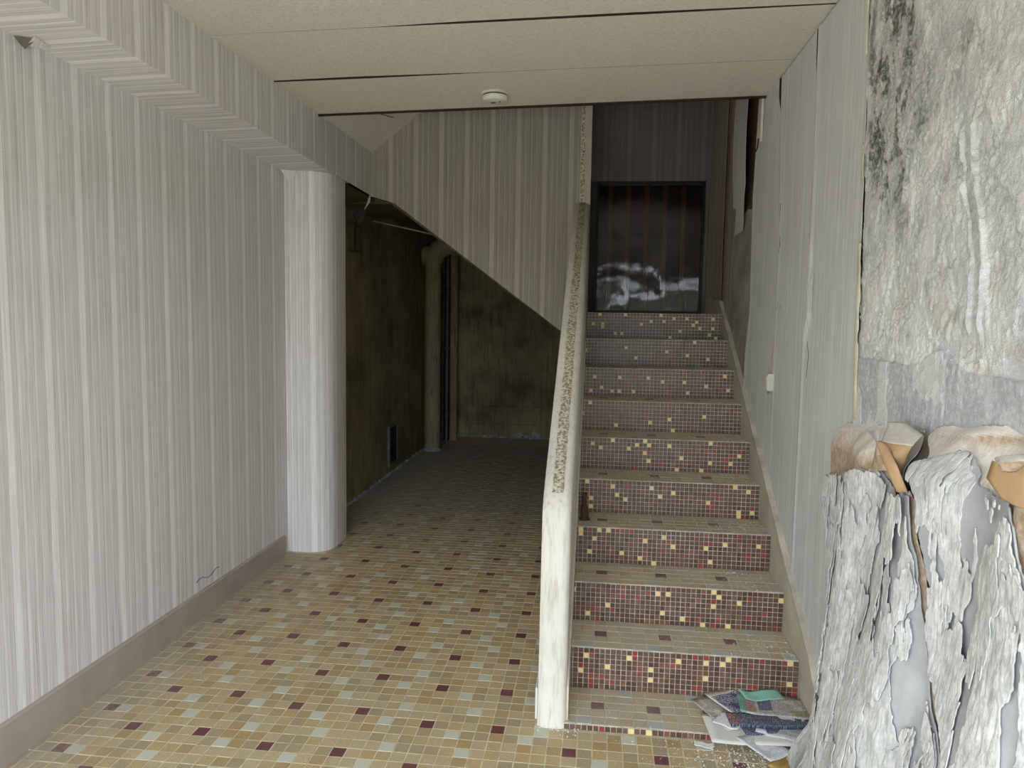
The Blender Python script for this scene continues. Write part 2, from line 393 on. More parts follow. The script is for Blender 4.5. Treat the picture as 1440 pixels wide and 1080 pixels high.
# rounded end column
def arc(cx, cy, r, a0, a1, n): return [(cx+r*math.cos(math.radians(a0+(a1-a0)*k/n)), cy+r*math.sin(math.radians(a0+(a1-a0)*k/n))) for k in range(n+1)]
path = [(XL, 4.80)]+[(XL+.05, 4.795)]+arc(XB-.155, 4.795+.155, .155, -90, 0, 12)+[(XB, 5.03)]+arc(XB-.05, 5.15, .05, 0, 90, 4)+[(XL, 5.2)]
g = MB(); s = 0
for a, b in zip(path, path[1:]):
    d = math.hypot(b[0]-a[0], b[1]-a[1]); g.face([(*a, 0), (*b, 0), (*b, 2.56), (*a, 2.56)], 0, [(s+.03, 0), (s+d+.03, 0), (s+d+.03, 2.56), (s+.03, 2.56)]); s += d
col_ = g.build('column_left', M_PAPER_L, smooth=True); tag(col_, 'rounded wallpapered pier at the far end of the left wall', 'pier', kind='structure')
# beam
g = MB(); y0, y1 = YF, YS+.02
def bz(y): return 2.605-(y-2.3)*.0155
n = 24
for k in range(n):
    a, b = y0+(y1-y0)*k/n, y0+(y1-y0)*(k+1)/n
    g.face([(XB, a, bz(a)), (XB, b, bz(b)), (XB, b, ZC+.03), (XB, a, ZC+.03)], 0, [(a+.03, 0), (b+.03, 0), (b+.03, .3), (a+.03, .3)])
    if a < 5.05: g.face([(XL, a, bz(a)-.01), (XL, b, bz(b)-.01), (XB, b, bz(b)), (XB, a, bz(a))], 0, [(a+.03, .6), (b+.03, .6), (b+.03, .3), (a+.03, .3)])
g.box(XL-.15, XL-.003, y0, 5.2, 2.56, 3.0, 1)
beam = g.build('beam_left', [M_PAPER_L, M_FACADE], weld=False); tag(beam, 'boxed wallpapered beam running under the ceiling along the left wall', 'beam', kind='structure')
flap(beam, [(-2.005, 2.52, 2.592), (-2.070, 2.56, 2.572), (-2.03, 2.64, 2.590)], (-.003, 0, -.002))
b = MB(); b.face([(-2.076, 2.505, 2.588), (-2.076, 2.56, 2.560), (-2.02, 2.55, 2.590)], 0); b.build('tear_hole', plain('bare_board', (120, 112, 100), .9), beam)
flap(beam, [(-2.07, 4.72, 2.555), (-2.035, 4.77, 2.485), (-1.965, 4.775, 2.553)], (-.0, -.004, .0))
# baseboard: slightly tapering painted board
g = MB()
for k in range(1):
    ya, yb = YF, 4.73
    za, zb = .185, .132
    A = [(XL, ya), (XL+.018, ya)]; g.face([(XL+.018, ya, 0), (XL+.018, yb, 0), (XL+.018, yb, zb-.006), (XL+.018, ya, za-.006)])
    g.face([(XL+.018, ya, za-.006), (XL+.018, yb, zb-.006), (XL+.012, yb, zb), (XL+.012, ya, za)])
    g.face([(XL+.012, ya, za), (XL+.012, yb, zb), (XL, yb, zb), (XL, ya, za)])
    g.face([(XL, yb, 0), (XL+.018, yb, 0), (XL+.018, yb, zb-.006), (XL+.012, yb, zb), (XL, yb, zb)])
bb = g.build('baseboard_left', M_BASE); tag(bb, 'grey beige painted baseboard along the left wall', 'baseboard', kind='structure')
g = MB(); g.tube([(XL+.003, 3.62+.03*k, .20+.012*math.sin(k*1.1)) for k in range(9)], .0016, 5); g.build('peeled_thread', M_METALDARK, wl)

# ================================================================== ceiling of loose boards
g = MB(); g.box(XL-.15, XR+.15, YF, 4.42, 2.99, 3.05)
ceil = g.build('ceiling', M_VOID); tag(ceil, 'low hall ceiling of off-white boards with open joints', 'ceiling', kind='structure')
def seam(pts):    # y of a seam as function of x
    return lambda x: np.interp(x, [p[0] for p in pts], [p[1] for p in pts])
sA = seam([(XB, 3.336), (.92, 3.19)]); sB = seam([(XB, 4.005), (.92, 3.825)]); sC = seam([(XB, 4.655), (.92, 4.415)])
gA = seam([(XB, .001), (-1.0, .002), (-.65, .016), (.1, .018), (.92, .008)]); gB = seam([(XB, .016), (-1.3, .026), (-.85, .012), (-.6, .002), (.92, .002)])
def board(ya, yb, sag_a=None, sag_b=None, name='panel'):
    g = MB(); n = 30; xs = [XB-.01+(XR+.02-XB)*k/n for k in range(n+1)]
    for a, b in zip(xs, xs[1:]):
        P = [(a, ya(a)), (b, ya(b)), (b, yb(b)), (a, yb(a))]
        Z = [ZC-(sag_a(a) if sag_a else 0), ZC-(sag_a(b) if sag_a else 0), ZC-(sag_b(b) if sag_b else 0), ZC-(sag_b(a) if sag_b else 0)]
        T = [(p[0], p[1], z) for p, z in zip(P, Z)]; U = [(p[0], p[1], z+.012) for p, z in zip(P, Z)]
        g.face(T[::-1]); g.face(U); g.face([T[0], T[1], U[1], U[0]], 1); g.face([T[2], T[3], U[3], U[2]], 1)
    return g.build(name, [M_CEIL, M_DARKWOOD], ceil)
k0 = lambda x: YF; k1 = lambda x: .06; k2 = lambda x: .062
edges = [(lambda x: YF), (lambda x: -.02), (lambda x: .64), (lambda x: 1.31), (lambda x: 1.98), (lambda x: 2.66-.01*x)]
for a, b in zip(edges, edges[1:]): board((lambda f: lambda x: f(x)+.002)(a), b)
board(lambda x: edges[-1](x)+.002, lambda x: sA(x)-gA(x), None, None)
board(lambda x: sA(x)+gA(x)*.5, lambda x: sB(x)-gB(x), None, None)
board(lambda x: sB(x)+gB(x)*.5, lambda x: sC(x), None, lambda x: .0)
g = MB()
for k in range(12):
    a = XB+(XR-XB)*k/12; b = XB+(XR-XB)*(k+1)/12
    P = [(a, sC(a)-.03, 0), (b, sC(b)-.03, 0), (b, sC(b)-.004, 0), (a, sC(a)-.004, 0)]
    g.face([(p[0], p[1], ZC+.0125) for p in P][::-1]); g.face([(P[3][0], P[3][1], ZC+.0125), (P[2][0], P[2][1], ZC+.0125), (P[2][0], P[2][1], ZC+.10), (P[3][0], P[3][1], ZC+.10)]); e_ = .004; g.face([(a, sC(a)+.0, ZC-.010), (b, sC(b)+.0, ZC-.010), (b, sC(b)+.0, ZC+.02), (a, sC(a)+.0, ZC+.02)]); g.face([(a, sC(a)+.02, ZC-.010), (b, sC(b)+.02, ZC-.010), (b, sC(b), ZC-.010), (a, sC(a), ZC-.010)])
    g.face([(P[0][0], P[0][1], ZC+.0125), (P[1][0], P[1][1], ZC+.0125), (P[1][0], P[1][1], ZC+.10), (P[0][0], P[0][1], ZC+.10)])
g.build('batten', M_DARKWOOD, ceil, weld=False)
# header wall of the stairwell above the ceiling edge
g = MB(); g.box(XL, XR+.05, 4.30, 4.38, 2.99, ZTOP)
hd = g.build('wall_header', M_PAPER_S); tag(hd, 'papered upstand of the stairwell above the ceiling edge', 'wall', kind='structure')

# ================================================================== striped wall beside the upper flight, soffit
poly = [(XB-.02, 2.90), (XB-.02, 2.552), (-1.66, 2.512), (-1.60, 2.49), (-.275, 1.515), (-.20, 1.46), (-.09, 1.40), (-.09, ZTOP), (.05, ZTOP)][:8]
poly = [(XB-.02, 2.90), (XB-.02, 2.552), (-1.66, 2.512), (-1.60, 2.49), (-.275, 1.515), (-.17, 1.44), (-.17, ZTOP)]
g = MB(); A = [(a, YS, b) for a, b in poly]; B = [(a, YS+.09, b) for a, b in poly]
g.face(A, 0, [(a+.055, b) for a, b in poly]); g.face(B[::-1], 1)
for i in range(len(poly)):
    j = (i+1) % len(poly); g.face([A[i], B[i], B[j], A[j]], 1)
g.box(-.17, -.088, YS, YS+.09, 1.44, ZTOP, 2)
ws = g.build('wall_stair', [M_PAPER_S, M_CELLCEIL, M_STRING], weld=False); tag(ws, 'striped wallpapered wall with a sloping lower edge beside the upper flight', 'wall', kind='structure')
# plaster edge pieces (worn arris)
g = MB()
rr = random.Random(5)
for k in range(40):
    z = 2.5+k*.045; ww = .024+rr.uniform(-.006, .008)
    g.face([(-.165, YS-.004, z), (-.165+ww, YS-.006, z), (-.165+ww, YS-.006, z+.045), (-.165, YS-.004, z+.045)])
g.build('worn_arris', M_CAP, ws)
b = MB(); b.tube([(-1.795, YS-.03, 2.565), (-1.80, YS-.05, 2.50), (-1.83, YS-.06, 2.44)], [.006, .01, .002], 5); b.build('hanging_scrap', M_WHITE2, ws)
# sloping soffit of the flight above
def soz(x): return 2.885+(x-XB)*.76
g = MB(); n = 14
for k in range(n):
    a, b = XB+(-.09-XB)*k/n, XB+(-.09-XB)*(k+1)/n
    za, zb = min(soz(a), ZTOP), min(soz(b), ZTOP)
    g.face([(a, 4.40, za), (a, YS+.02, za), (b, YS+.02, zb), (b, 4.40, zb)]); g.face([(a, 4.40, za+.05), (b, 4.40, zb+.05), (b, YS+.02, zb+.05), (a, YS+.02, za+.05)])
g.box(XB-.02, XR+.05, 4.38, YW+.1, ZTOP, ZTOP+.06)
so = g.build('ceiling_stairwell', M_CEIL, weld=False); tag(so, 'sloping papered soffit above the stairwell behind the ceiling edge', 'ceiling', kind='structure')
g = MB(); g.tube([(-1.62, 5.05, soz(-1.62)-.001), (-1.54, 5.5, soz(-1.54)-.001)], .003, 4); g.build('soffit_crack', M_VOID, so)
g = MB(); g.box(XL-.1, XB-.001, 5.2, YS+.1, 2.9, 3.0); tag(g.build('slab_edge', M_VOID, so))
g = MB(); g.box(XL-.1, XB+.0, 4.38, YS+.1, 2.89, ZTOP+.02); g.build('stairwell_cheek', M_PAPER_S, so)

# upper flight body seen from below
g = MB()
pr = [(XL, 2.505), (-1.66, 2.505), (-.275, 1.500), (-.12, 1.40), (-.12, 1.66), (XL, 3.0)]
g.prism(pr, 6.72-(YS+.09), 0, 'Y', YS+.09)
fl = g.build('slab_upper_flight', M_CELLCEIL); tag(fl, 'rough brown underside of the upper stair flight', 'stair soffit', kind='structure')
g = MB(); g.prism([(XL+.02, 2.47), (-1.5, 2.35), (-1.5, 2.362), (XL+.02, 2.482)], .02, 0, 'Y', 6.70); g.build('edge_strip', M_PIPE, fl)
g = MB(); g.face([(XL, 5.2, 2.50), (XB, 5.2, 2.545), (XB, YS+.1, 2.53), (XL, YS+.1, 2.50)]); g.face([(XL, 5.2, 2.55), (XB, 5.2, 2.55), (XB, 5.22, 2.545), (XL, 5.22, 2.5)])
g.build('ceiling_board', M_CELLCEIL, fl, weld=False)

# ================================================================== space under the stair
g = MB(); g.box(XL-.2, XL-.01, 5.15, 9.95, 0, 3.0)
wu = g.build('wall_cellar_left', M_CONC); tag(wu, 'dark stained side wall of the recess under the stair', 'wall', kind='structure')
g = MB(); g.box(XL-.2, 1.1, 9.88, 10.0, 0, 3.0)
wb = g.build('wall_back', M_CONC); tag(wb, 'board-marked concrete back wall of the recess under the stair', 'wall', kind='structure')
zz = [0, .188, .43, .665, .857, 1.096, 1.34, 1.58, 1.82, 2.07, 2.33, 2.60]
for a, b in zip(zz, zz[1:]):
    g = MB(); q = random.Random(int(a*1000)); n = 12
    for k in range(n):
        x0 = XL+(2.0*k/n); x1 = XL+2.0*(k+1)/n; d0 = .018+.0
        e = .014
        g.box(x0, x1, 9.862-(q.uniform(0, .002)), 9.88, a+e, b-.003)
    g.build('concrete_course', M_CONC, wb, weld=False)
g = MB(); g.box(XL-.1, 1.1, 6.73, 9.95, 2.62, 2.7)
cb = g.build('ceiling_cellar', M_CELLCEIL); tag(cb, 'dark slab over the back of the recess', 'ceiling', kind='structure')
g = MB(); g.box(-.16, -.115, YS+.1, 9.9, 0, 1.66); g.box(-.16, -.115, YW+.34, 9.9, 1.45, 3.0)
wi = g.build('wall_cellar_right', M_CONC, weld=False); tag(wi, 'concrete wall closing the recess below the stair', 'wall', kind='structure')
# mortar / salt fillet
g = MB(); q = random.Random(9)
def fillet(P0, P1, nrm, n, h, dep):
    pts = []
    for k in range(n+1):
        t = k/n; p = Vector(P0).lerp(Vector(P1), t); hh = h*q.uniform(.3, 1.5); dd = dep*q.uniform(.4, 1.6); pts.append((p+Vector((0, 0, hh)), p+Vector(nrm)*dd, p))
    for a, b in zip(pts, pts[1:]): g.face([a[1]+Vector((0, 0, .002)), b[1]+Vector((0, 0, .002)), b[0], a[0]])
fillet((XL-.009, 5.2, 0), (XL-.009, 8.7, 0), (1, 0, 0), 120, .022, .02); fillet((-1.95, 9.86, .0), (-.2, 9.86, .0), (0, -1, 0), 70, .03, .03)
for cx, hh in ((-1.02, .09), (-.80, .10), (-.93, .05)):
    for k in range(8):
        x0 = cx-.08+.02*k; z0 = hh*math.sin(math.pi*k/8)*q.uniform(.6, 1.2); z1 = hh*math.sin(math.pi*(k+1)/8)*q.uniform(.6, 1.2)
        g.face([(x0, 9.857, .012), (x0+.02, 9.857, .012), (x0+.02, 9.857, .012+z1), (x0, 9.857, .012+z0)])
g.build('salt_fillet', M_EFFLO, wb, weld=False)
# drain pipe with branch
pi_ = empty('drain_pipe', (-1.975, 8.80, 0)); tag(pi_, 'thick painted drain pipe standing in the recess under the stair', 'pipe')
g = MB(); g.tube([(0, 0, 0), (0, 0, 2.28)], .098, 24); g.build('pipe_run', M_PIPE, pi_, smooth=True)
g = MB(); g.tube([(0, 0, 2.26)]+[(.30-.30*math.cos(math.radians(a)), 0, 2.27+.22*math.sin(math.radians(a))) for a in (0, 20, 40, 60, 80, 95)], .118, 24); g.build('elbow', M_PIPE, pi_, smooth=True)
g = MB(); g.tube([(-.28, .0, 2.34), (-.27, 0, 2.34), (-.14, 0, 2.33), (.02, 0, 2.35)], [.115, .125, .118, .112], 24); g.build('branch', M_PIPE, pi_, smooth=True)
g = MB(); g.tube([(0, 0, 0), (0, 0, .03)], [.125, .10], 20); g.build('mortar_collar', M_EFFLO, pi_)
# thin pipes in the corner
tp = empty('conduit_pipe', (-1.90, 9.30, 0)); tag(tp, 'thin pale vertical pipe beside the thick drain pipe', 'pipe')
g = MB(); g.tube([(0, 0, 0), (0, 0, 2.6)], .018, 10); g.build('pipe_run', M_WIRE, tp, smooth=True)
for z in (.35, 1.2, 2.0):
    g = MB(); g.tube([(0, 0, z), (0, 0, z+.03)], .026, 10); g.tube([(0, 0, z+.015), (.0, .15, z+.015)], .006, 6); g.build('clamp', M_WIRE, tp)
tp2 = empty('corner_post', (-1.86, 9.55, 0)); tag(tp2, 'dark narrow door jamb standing behind the thick drain pipe', 'jamb')
g = MB(); g.box(-.13, -.06, 0, .03, 0, 2.6); g.build('dark_jamb', M_BLACK, tp2)
g = MB(); g.box(-.05, .04, .0, .04, 0, 2.6); g.build('pale_jamb', M_CONC, tp2)
# grille
gr = empty('vent_grille', (XL-.01, 7.27, .09)); tag(gr, 'rectangular metal vent grille low on the dark recess wall', 'vent grille')
g = MB(); W_, H_ = .35, .41
g.box(0, .022, 0, .022, 0, H_); g.box(0, .012, W_-.02, W_, 0, H_); g.box(0, .012, .02, W_-.02, 0, .02); g.box(0, .012, .02, W_-.02, H_-.02, H_)
g.build('grille_frame', M_WIRE, gr)
g = MB(); g.box(-.001, .002, .02, W_-.02, .02, H_-.02); g.build('grille_back', M_VOID, gr)
for k in range(1, 6):
    g = MB(); g.box(.002, .009, .02, W_-.02, H_*k/6-.005, H_*k/6+.005); g.build('slat', M_METALDARK, gr)
for k in (1, 2):
    g = MB(); g.box(.002, .008, W_*k/3-.004, W_*k/3+.004, .02, H_-.02); g.build('mullion', M_METALDARK, gr)
# junction box with loose wires
jb = empty('wire_box', (XL-.01, 6.10, 2.16)); tag(jb, 'open wall box with a tangle of loose wires high beside the pier', 'electrical box')
g = MB(); t = .008; g.box(0, .05, 0, .17, 0, t); g.box(0, .05, 0, .17, .20, .20+t); g.box(0, .05, 0, t, 0, .2); g.box(0, .05, .17-t, .17, 0, .2); g.build('box_rim', M_CELLCEIL, jb, weld=False)
g = MB(); g.box(-.001, .004, t, .17-t, t, .2); g.build('box_back', M_VOID, jb)
q = random.Random(12)
for k in range(9):
    g = MB(); c = Vector((.05, .09+q.uniform(-.03, .04), .30+q.uniform(-.06, .08))); r1 = q.uniform(.03, .07); ph = q.uniform(0, 6)
    nv = Vector((q.uniform(.3, 1), q.uniform(-.6, .6), q.uniform(-.5, .5))).normalized(); a = nv.orthogonal().normalized(); b = nv.cross(a)
    g.tube([c+(a*math.cos(ph+i*.5)+b*math.sin(ph+i*.5))*r1*(1+.06*i) for i in range(11)], .005, 6); g.build('wire', M_WIRE, jb, smooth=True)

# ================================================================== staircase
st = empty('staircase', (SX0, 2.83, 0)); tag(st, 'straight flight of steps with brown mosaic risers and ochre tiled treads', 'staircase')
def P_(o): o.matrix_parent_inverse = st.matrix_basis.inverted(); return o
st_inv = Matrix.Translation((-SX0, -2.83, 0))
YEL = {1: [(229,655),(205,712),(311,701),(397,667),(479,715),(477,752),(587,683),(692,690),(737,692),(690,749),(760,675),(1000,692),(996,773)],
 2: [(177,408),(228,486),(303,455),(499,415),(539,417),(516,490),(593,515),(672,538),(718,412),(737,432),(716,468),(817,456),(772,546),(975,447)],
 3: [(214,180),(214,197),(286,168),(320,170),(266,201),(246,251),(354,260),(425,281),(478,301),(445,214),(520,201),(555,239),(684,248),(760,236),(700,301),(890,246)]}
YEL = {k: [(740+a/2.7, 680+b/2.7) for a, b in v] for k, v in YEL.items()}
for k, v in {4: [(139,650),(285,685),(312,743),(369,776),(140,762),(163,822),(550,700),(608,762),(702,738),(1136,705),(1198,738),(943,810),(1225,858),(1160,880),(1160,903)],
 5: [(284,375),(172,397),(227,425),(392,433),(447,408),(504,384),(532,411),(500,465),(528,519),(672,419),(754,505),(722,585),(897,594),(955,543),(960,408),(1102,551),(1162,499)],
 6: [(151,118),(97,190),(327,276),(560,262),(667,240),(691,316),(911,224)]}.items(): YEL[k] = [(800+a/4.8, 540+b/4.8) for a, b in v]
for k, v in {7: [(299,402),(411,404),(540,408),(604,426),(703,430),(718,477),(787,447),(874,402),(887,466),(330,449),(282,463),(377,466),(409,467),(473,469)],
 8: [(262,287),(442,275),(486,321),(626,295),(703,312),(797,328),(737,252)],
 9: [(331,131),(432,132),(594,133),(289,174),(331,173),(331,187),(504,177),(547,162),(607,162),(652,149),(711,150),(756,165),(740,180),(769,194),(818,151),(815,195),(678,207),(387,217),(415,217),(632,233),(812,224),(828,237)]}.items(): YEL[k] = [(740+a/3.13, 400+b/3.13) for a, b in v]
MK = list('bdproy'); MM = [M_MOS[k] for k in MK]
NC = 42; PW = (SX1-SX0)/NC; PH = RH/8
steps = []
def tread_tiles(par, ya, z, nrow, x0, single, phase, name='tread_tiles'):
    mb = MB(); ncol = 17
    for i in range(ncol):
        for j in range(nrow):
            x = x0+i*PX; y = ya+(j+.5)*(TD-.004)/nrow
            if x+PX*.5 > SX1+.02: continue
            k = (i-2) % 5; m_ = R.choices((0, 1, 2, 3), (5, 3, 3, 1))[0]
            if phase == 'p':
                if (i, j) in ((2, 2), (6, 2), (10, 2), (14, 2)): m_ = 4
                elif (i, j) in ((1, 0), (6, 0), (4, 4), (9, 4), (11, 0), (14, 4)): m_ = 5
            elif (i % 5 == 2) and j == 2: m_ = 4
            elif (i % 5 == 1) and j == 0: m_ = 5
            elif (i % 5 == 4) and j == 4: m_ = 5
            hy = (TD-.004)/nrow
            if single:
                o = link('tile', shared_tile(m_, TREAD_M, 't'), par); o.location = Vector((x, y, z+.002)); o.scale = (1, hy/PY, 1)
            else: tile_mesh(mb, x, y, z+.002, PX-.0028, hy-.0028, m_, R)
    if not single: tag(mb.build(name, TREAD_M, par, weld=False), kind='stuff')
def T(o):   # child objects are modelled in world space; bring them under the staircase
    return o
for k in range(0, 10):
    if k == 0: yf, zt, h = 2.838, .024, .024
    else: yf, zt, h = Y1+(k-1)*TD, Z1+(k-1)*RH, RH
    yb = yf+TD+.03 if k < 9 else YW+.02
    x0 = SX0-.0; g = MB()
    g.box(SX0-.01, SX1+.01, yf+.004, yb, (0 if k < 2 else zt-RH-.03), zt)
    nm = 'landing' if k == 9 else 'step'
    s_ = g.build(nm, M_SGROUT); s_.parent = st; s_.matrix_parent_inverse = st_inv; steps.append(s_)
    mb = MB(); q = random.Random(100+k)
    grid = {}
    rows = 1 if k == 0 else 8; ph = (h-.001)/rows
    for (px, py) in ([(740+a/3.13*0+0, 0) for a in ()] if k == 0 else YEL[k]):
        p = on(px, py, 'Y', yf); grid[(int((p.x-SX0)/PW), min(7, max(0, int((zt-p.z)/PH))))] = 'y'
    if k == 0: grid = {(11, 0): 'y', (14, 0): 'y', (24, 0): 'r', (17, 0): 'o', (33, 0): 'r', (37, 0): 'r'}
    redp = [.085, .085, .07, .06, .06, .05, .03, .02, .02, .01][k]
    for i in range(NC):
        for j in range(rows):
            c = grid.get((i, j)) or q.choices('bdpro', (5, 3.2 if j < 6 else 6, 2.4 if j < 6 else .6, redp*11, redp*8))[0]
            x = SX0+(i+.5)*PW; z = zt-.001-(j+.5)*ph; w2, h2 = PW/2-.0016, ph/2-.0016; d = yf+.0005+q.uniform(-.0004, .0006)
            jj = [q.uniform(-.0005, .0005) for _ in range(4)]
            Fp = [(x-w2+jj[0], d, z-h2+jj[1]), (x+w2+jj[2], d, z-h2), (x+w2, d, z+h2+jj[3]), (x-w2, d, z+h2)]
            Bp = [(a-.0006 if n_ in (0, 3) else a+.0006, yf+.006, c_) for n_, (a, b_, c_) in enumerate(Fp)]
            mi = MK.index(c); mb.face(Fp, mi)
            for e in range(4): mb.face([Fp[e], Bp[e], Bp[(e+1) % 4], Fp[(e+1) % 4]], mi)
    o = mb.build('riser_mosaic', MM, s_, weld=False); o['kind'] = 'stuff'
    if k < 9: tread_tiles(s_, yf+.006, zt, 5, SX0+.028 if k else SX0+.02, k <= 1, 'p' if k == 0 else 't')
# stringer (cement skirting) along the right wall
prof = [(2.79, 0), (2.79, .10), (2.86, .155), (3.01, .285), (3.47, .545), (3.90, .80), (5.62, 1.765), (6.0, 1.80), (6.38, 1.80), (6.38, 1.2), (5.5, .9), (3.3, 0)]
g = MB(); g.prism(prof, .03, 0, 'X', SX1)
so_ = g.build('stringer', M_STRING); so_.parent = st; so_.matrix_parent_inverse = st_inv; so_['label'] = 'grey cement skirting rising beside the steps'
g = MB(); top = prof[1:7]
for a, b in zip(top, top[1:]):
    for (x0, x1, dz) in ((SX1-.003, XR+.002, .004),):
        g.face([(x0, a[0], a[1]-.010), (x0, b[0], b[1]-.010), (x0, b[0], b[1]+dz), (x0, a[0], a[1]+dz)]); g.face([(x0, a[0], a[1]+dz), (x0, b[0], b[1]+dz), (x1, b[0], b[1]+dz), (x1, a[0], a[1]+dz)])
o = g.build('stringer_bead', plain('bead_cement', (206, 198, 180), .85), so_, weld=False); o.matrix_parent_inverse = Matrix.Identity(4)

# ================================================================== parapet
pa = empty('stair_parapet', (-.145, 2.85, 0)); tag(pa, 'thin white painted parapet with sloping worn top left of the steps', 'parapet')
pinv = Matrix.Translation((.145, -2.85, 0))
# side line (y,z) of the outer edge and cross-section with chamfers
line = [(2.835, 0), (2.862, .30), (2.885, .70), (2.905, .86), (2.955, .925), (3.05, .985), (3.4, 1.185), (4.0, 1.525), (4.8, 1.975), (5.4, 2.30), (5.68, 2.46), (YS+.01, 2.50)]
sec = [(-.205, .045), (-.203, .018), (-.186, .003), (-.172, 0), (-.118, 0), (-.104, .003), (-.090, .018), (-.088, .045)]
g = MB(); L = []
for i, (y, z) in enumerate(line):
    a = Vector(line[max(i-1, 0)]); b = Vector(line[min(i+1, len(line)-1)]); d = (b-a).normalized(); nrm = Vector((d.y, -d.x))   # inward
    if i == 0: nrm = Vector((1, 0))
    L.append([(x, y+nrm.x*t, z+nrm.y*t) for x, t in sec])
for a, b in zip(L, L[1:]):
    for k in range(len(sec)-1): g.face([a[k], a[k+1], b[k+1], b[k]])
# side faces down to the floor / stair
for side, sx in ((0, -.205), (-1, -.088)):
    ed = [r_[side] for r_ in L]
    for a, b in zip(ed, ed[1:]):
        g.face([a, b, (sx, b[1], 0), (sx, a[1], 0)] if a[1] != b[1] else [a, b, (sx, b[1], 0)])
g.face([(-.205, YS+.01, 0), (-.088, YS+.01, 0), (-.088, YS+.01, 2.45), (-.205, YS+.01, 2.45)])
body = g.build('parapet_body', M_POST, weld=True, smooth=True); body.parent = pa; body.matrix_parent_inverse = pinv
# worn strip
g = MB(); q = random.Random(4); pts = [p for p in line if p[0] > 2.93]; fine = []
for a, b in zip(pts, pts[1:]):
    n = max(1, int(math.hypot(b[0]-a[0], b[1]-a[1])/.03))
    for k in range(n): t = k/n; fine.append((a[0]+(b[0]-a[0])*t, a[1]+(b[1]-a[1])*t))
fine.append(pts[-1]); cs = []
for (y, z) in fine:
    a, b = -.168+q.uniform(-.003, .003), -.122+q.uniform(-.003, .003); cs.append([(a, y-.002, z+.001)]+[(a+(b-a)*t, y-.003, z+.003+q.uniform(-.0015, .003)) for t in (.02, .33, .66, .98)]+[(b, y-.002, z+.001)])
for a, b in zip(cs, cs[1:]):
    for k in range(5): g.face([a[k], a[k+1], b[k+1], b[k]])
o = g.build('worn_strip', M_CAP, smooth=True); o.parent = pa; o.matrix_parent_inverse = pinv; o['label'] = 'mottled bare strip along the sloping top'
# dark smudged upper end
# broken plinth scrap at the left foot, rubble at the foot
g = MB(); g.box(-.214, -.204, 2.86, 3.3, .02, .15); o = g.build('plinth_scrap', M_POST, bevel=.004); o.parent = pa; o.matrix_parent_inverse = pinv
g = MB(); g.prism([(2.86, .0), (2.86, .17), (3.10, .30), (5.0, 1.47), (5.0, 1.36), (3.13, .16), (3.13, .02), (3.0, 0)], .008, 0, 'X', -.0885); o = g.build('inner_skirting', M_STRING); o.parent = pa; o.matrix_parent_inverse = pinv
g = MB()
for k in range(70):
    x = q.uniform(-.20, -.03); y = 2.825+q.gauss(0, .022); r_ = q.uniform(.002, .008)
    z0 = .003
    V_ = [Vector((x+q.uniform(-r_, r_), y+q.uniform(-r_, r_), z0)) for _ in range(3)]+[Vector((x, y, z0+r_))]
    for t in ((0, 1, 3), (1, 2, 3), (2, 0, 3)): g.face([V_[i] for i in t], q.choice((0, 0, 1)))
tag(g.build('rubble_foot', [M_DUST, M_STRING], weld=False), 'crumbs of plaster around the foot of the white parapet', 'rubble', kind='stuff')

# ================================================================== landing wall with glazed panel
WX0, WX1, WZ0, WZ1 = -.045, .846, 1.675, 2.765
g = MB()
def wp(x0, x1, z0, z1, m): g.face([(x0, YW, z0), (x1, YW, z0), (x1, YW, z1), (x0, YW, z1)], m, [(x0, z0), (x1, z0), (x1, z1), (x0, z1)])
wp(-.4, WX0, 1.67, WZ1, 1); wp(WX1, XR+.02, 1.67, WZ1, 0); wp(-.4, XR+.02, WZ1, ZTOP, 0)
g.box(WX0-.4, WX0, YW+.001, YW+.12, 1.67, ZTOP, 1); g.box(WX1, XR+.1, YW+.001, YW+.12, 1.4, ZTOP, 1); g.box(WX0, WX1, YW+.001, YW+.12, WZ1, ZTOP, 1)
wd = g.build('wall_landing', [M_PAPER_D, plain('bare_grey_plaster', (92, 84, 78), .9, .1, 8)], weld=False); tag(wd, 'papered wall at the head of the steps, shade and mould painted into its colour', 'wall', kind='structure')
# landing cheek left (behind striped wall) so the well is closed
g = MB(); g.box(-2.1, -.17, 6.9, 7.0, 2.72, ZTOP); g.box(-2.2, XB-.02, 5.8, 7.0, 3.0, ZTOP); g.box(XL, -.0, YS+.09, 6.9, ZTOP, ZTOP+.05)
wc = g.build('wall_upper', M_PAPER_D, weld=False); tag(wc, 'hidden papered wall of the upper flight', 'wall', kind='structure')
wn = empty('window_1', (WX0, YW, WZ0)); tag(wn, 'dark reeded glass panel with brown bars at the head of the steps', 'glazed panel', kind='structure')
ww, hh = WX1-WX0, WZ1-WZ0
for nm, a in (('frame_jamb', (0, .022, -.015, .05, 0, hh)), ('frame_jamb', (ww-.022, ww, -.015, .05, 0, hh)), ('frame_sill', (.022, ww-.022, -.015, .05, 0, .022)), ('frame_head', (.022, ww-.022, -.015, .05, hh-.03, hh))):
    g = MB(); g.box(*a); g.build(nm, M_BLACK, wn, bevel=.003)
N = NT('reeded_glass', .06, .5); tc = N.coord('Object'); wv = N.noise(tc, 1, 3, .6, (120, 1, 5)); big = N.noise(tc, 1, 2, .5, (3.0, 1, 2.2))
N.t.nodes.remove(N.b); gl = N.n('ShaderNodeBsdfGlossy'); gl.inputs['Roughness'].default_value = .05; tr = N.n('ShaderNodeBsdfTransparent'); tr.inputs[0].default_value = (.75, .72, .68, 1)
fr = N.n('ShaderNodeFresnel'); fr.inputs[0].default_value = 1.55; bp = N.n('ShaderNodeBump'); N.l(N.math('ADD', N.math('MULTIPLY', wv, .2), big), bp.inputs['Height']); bp.inputs['Distance'].default_value = .016; bp.inputs['Strength'].default_value = 1
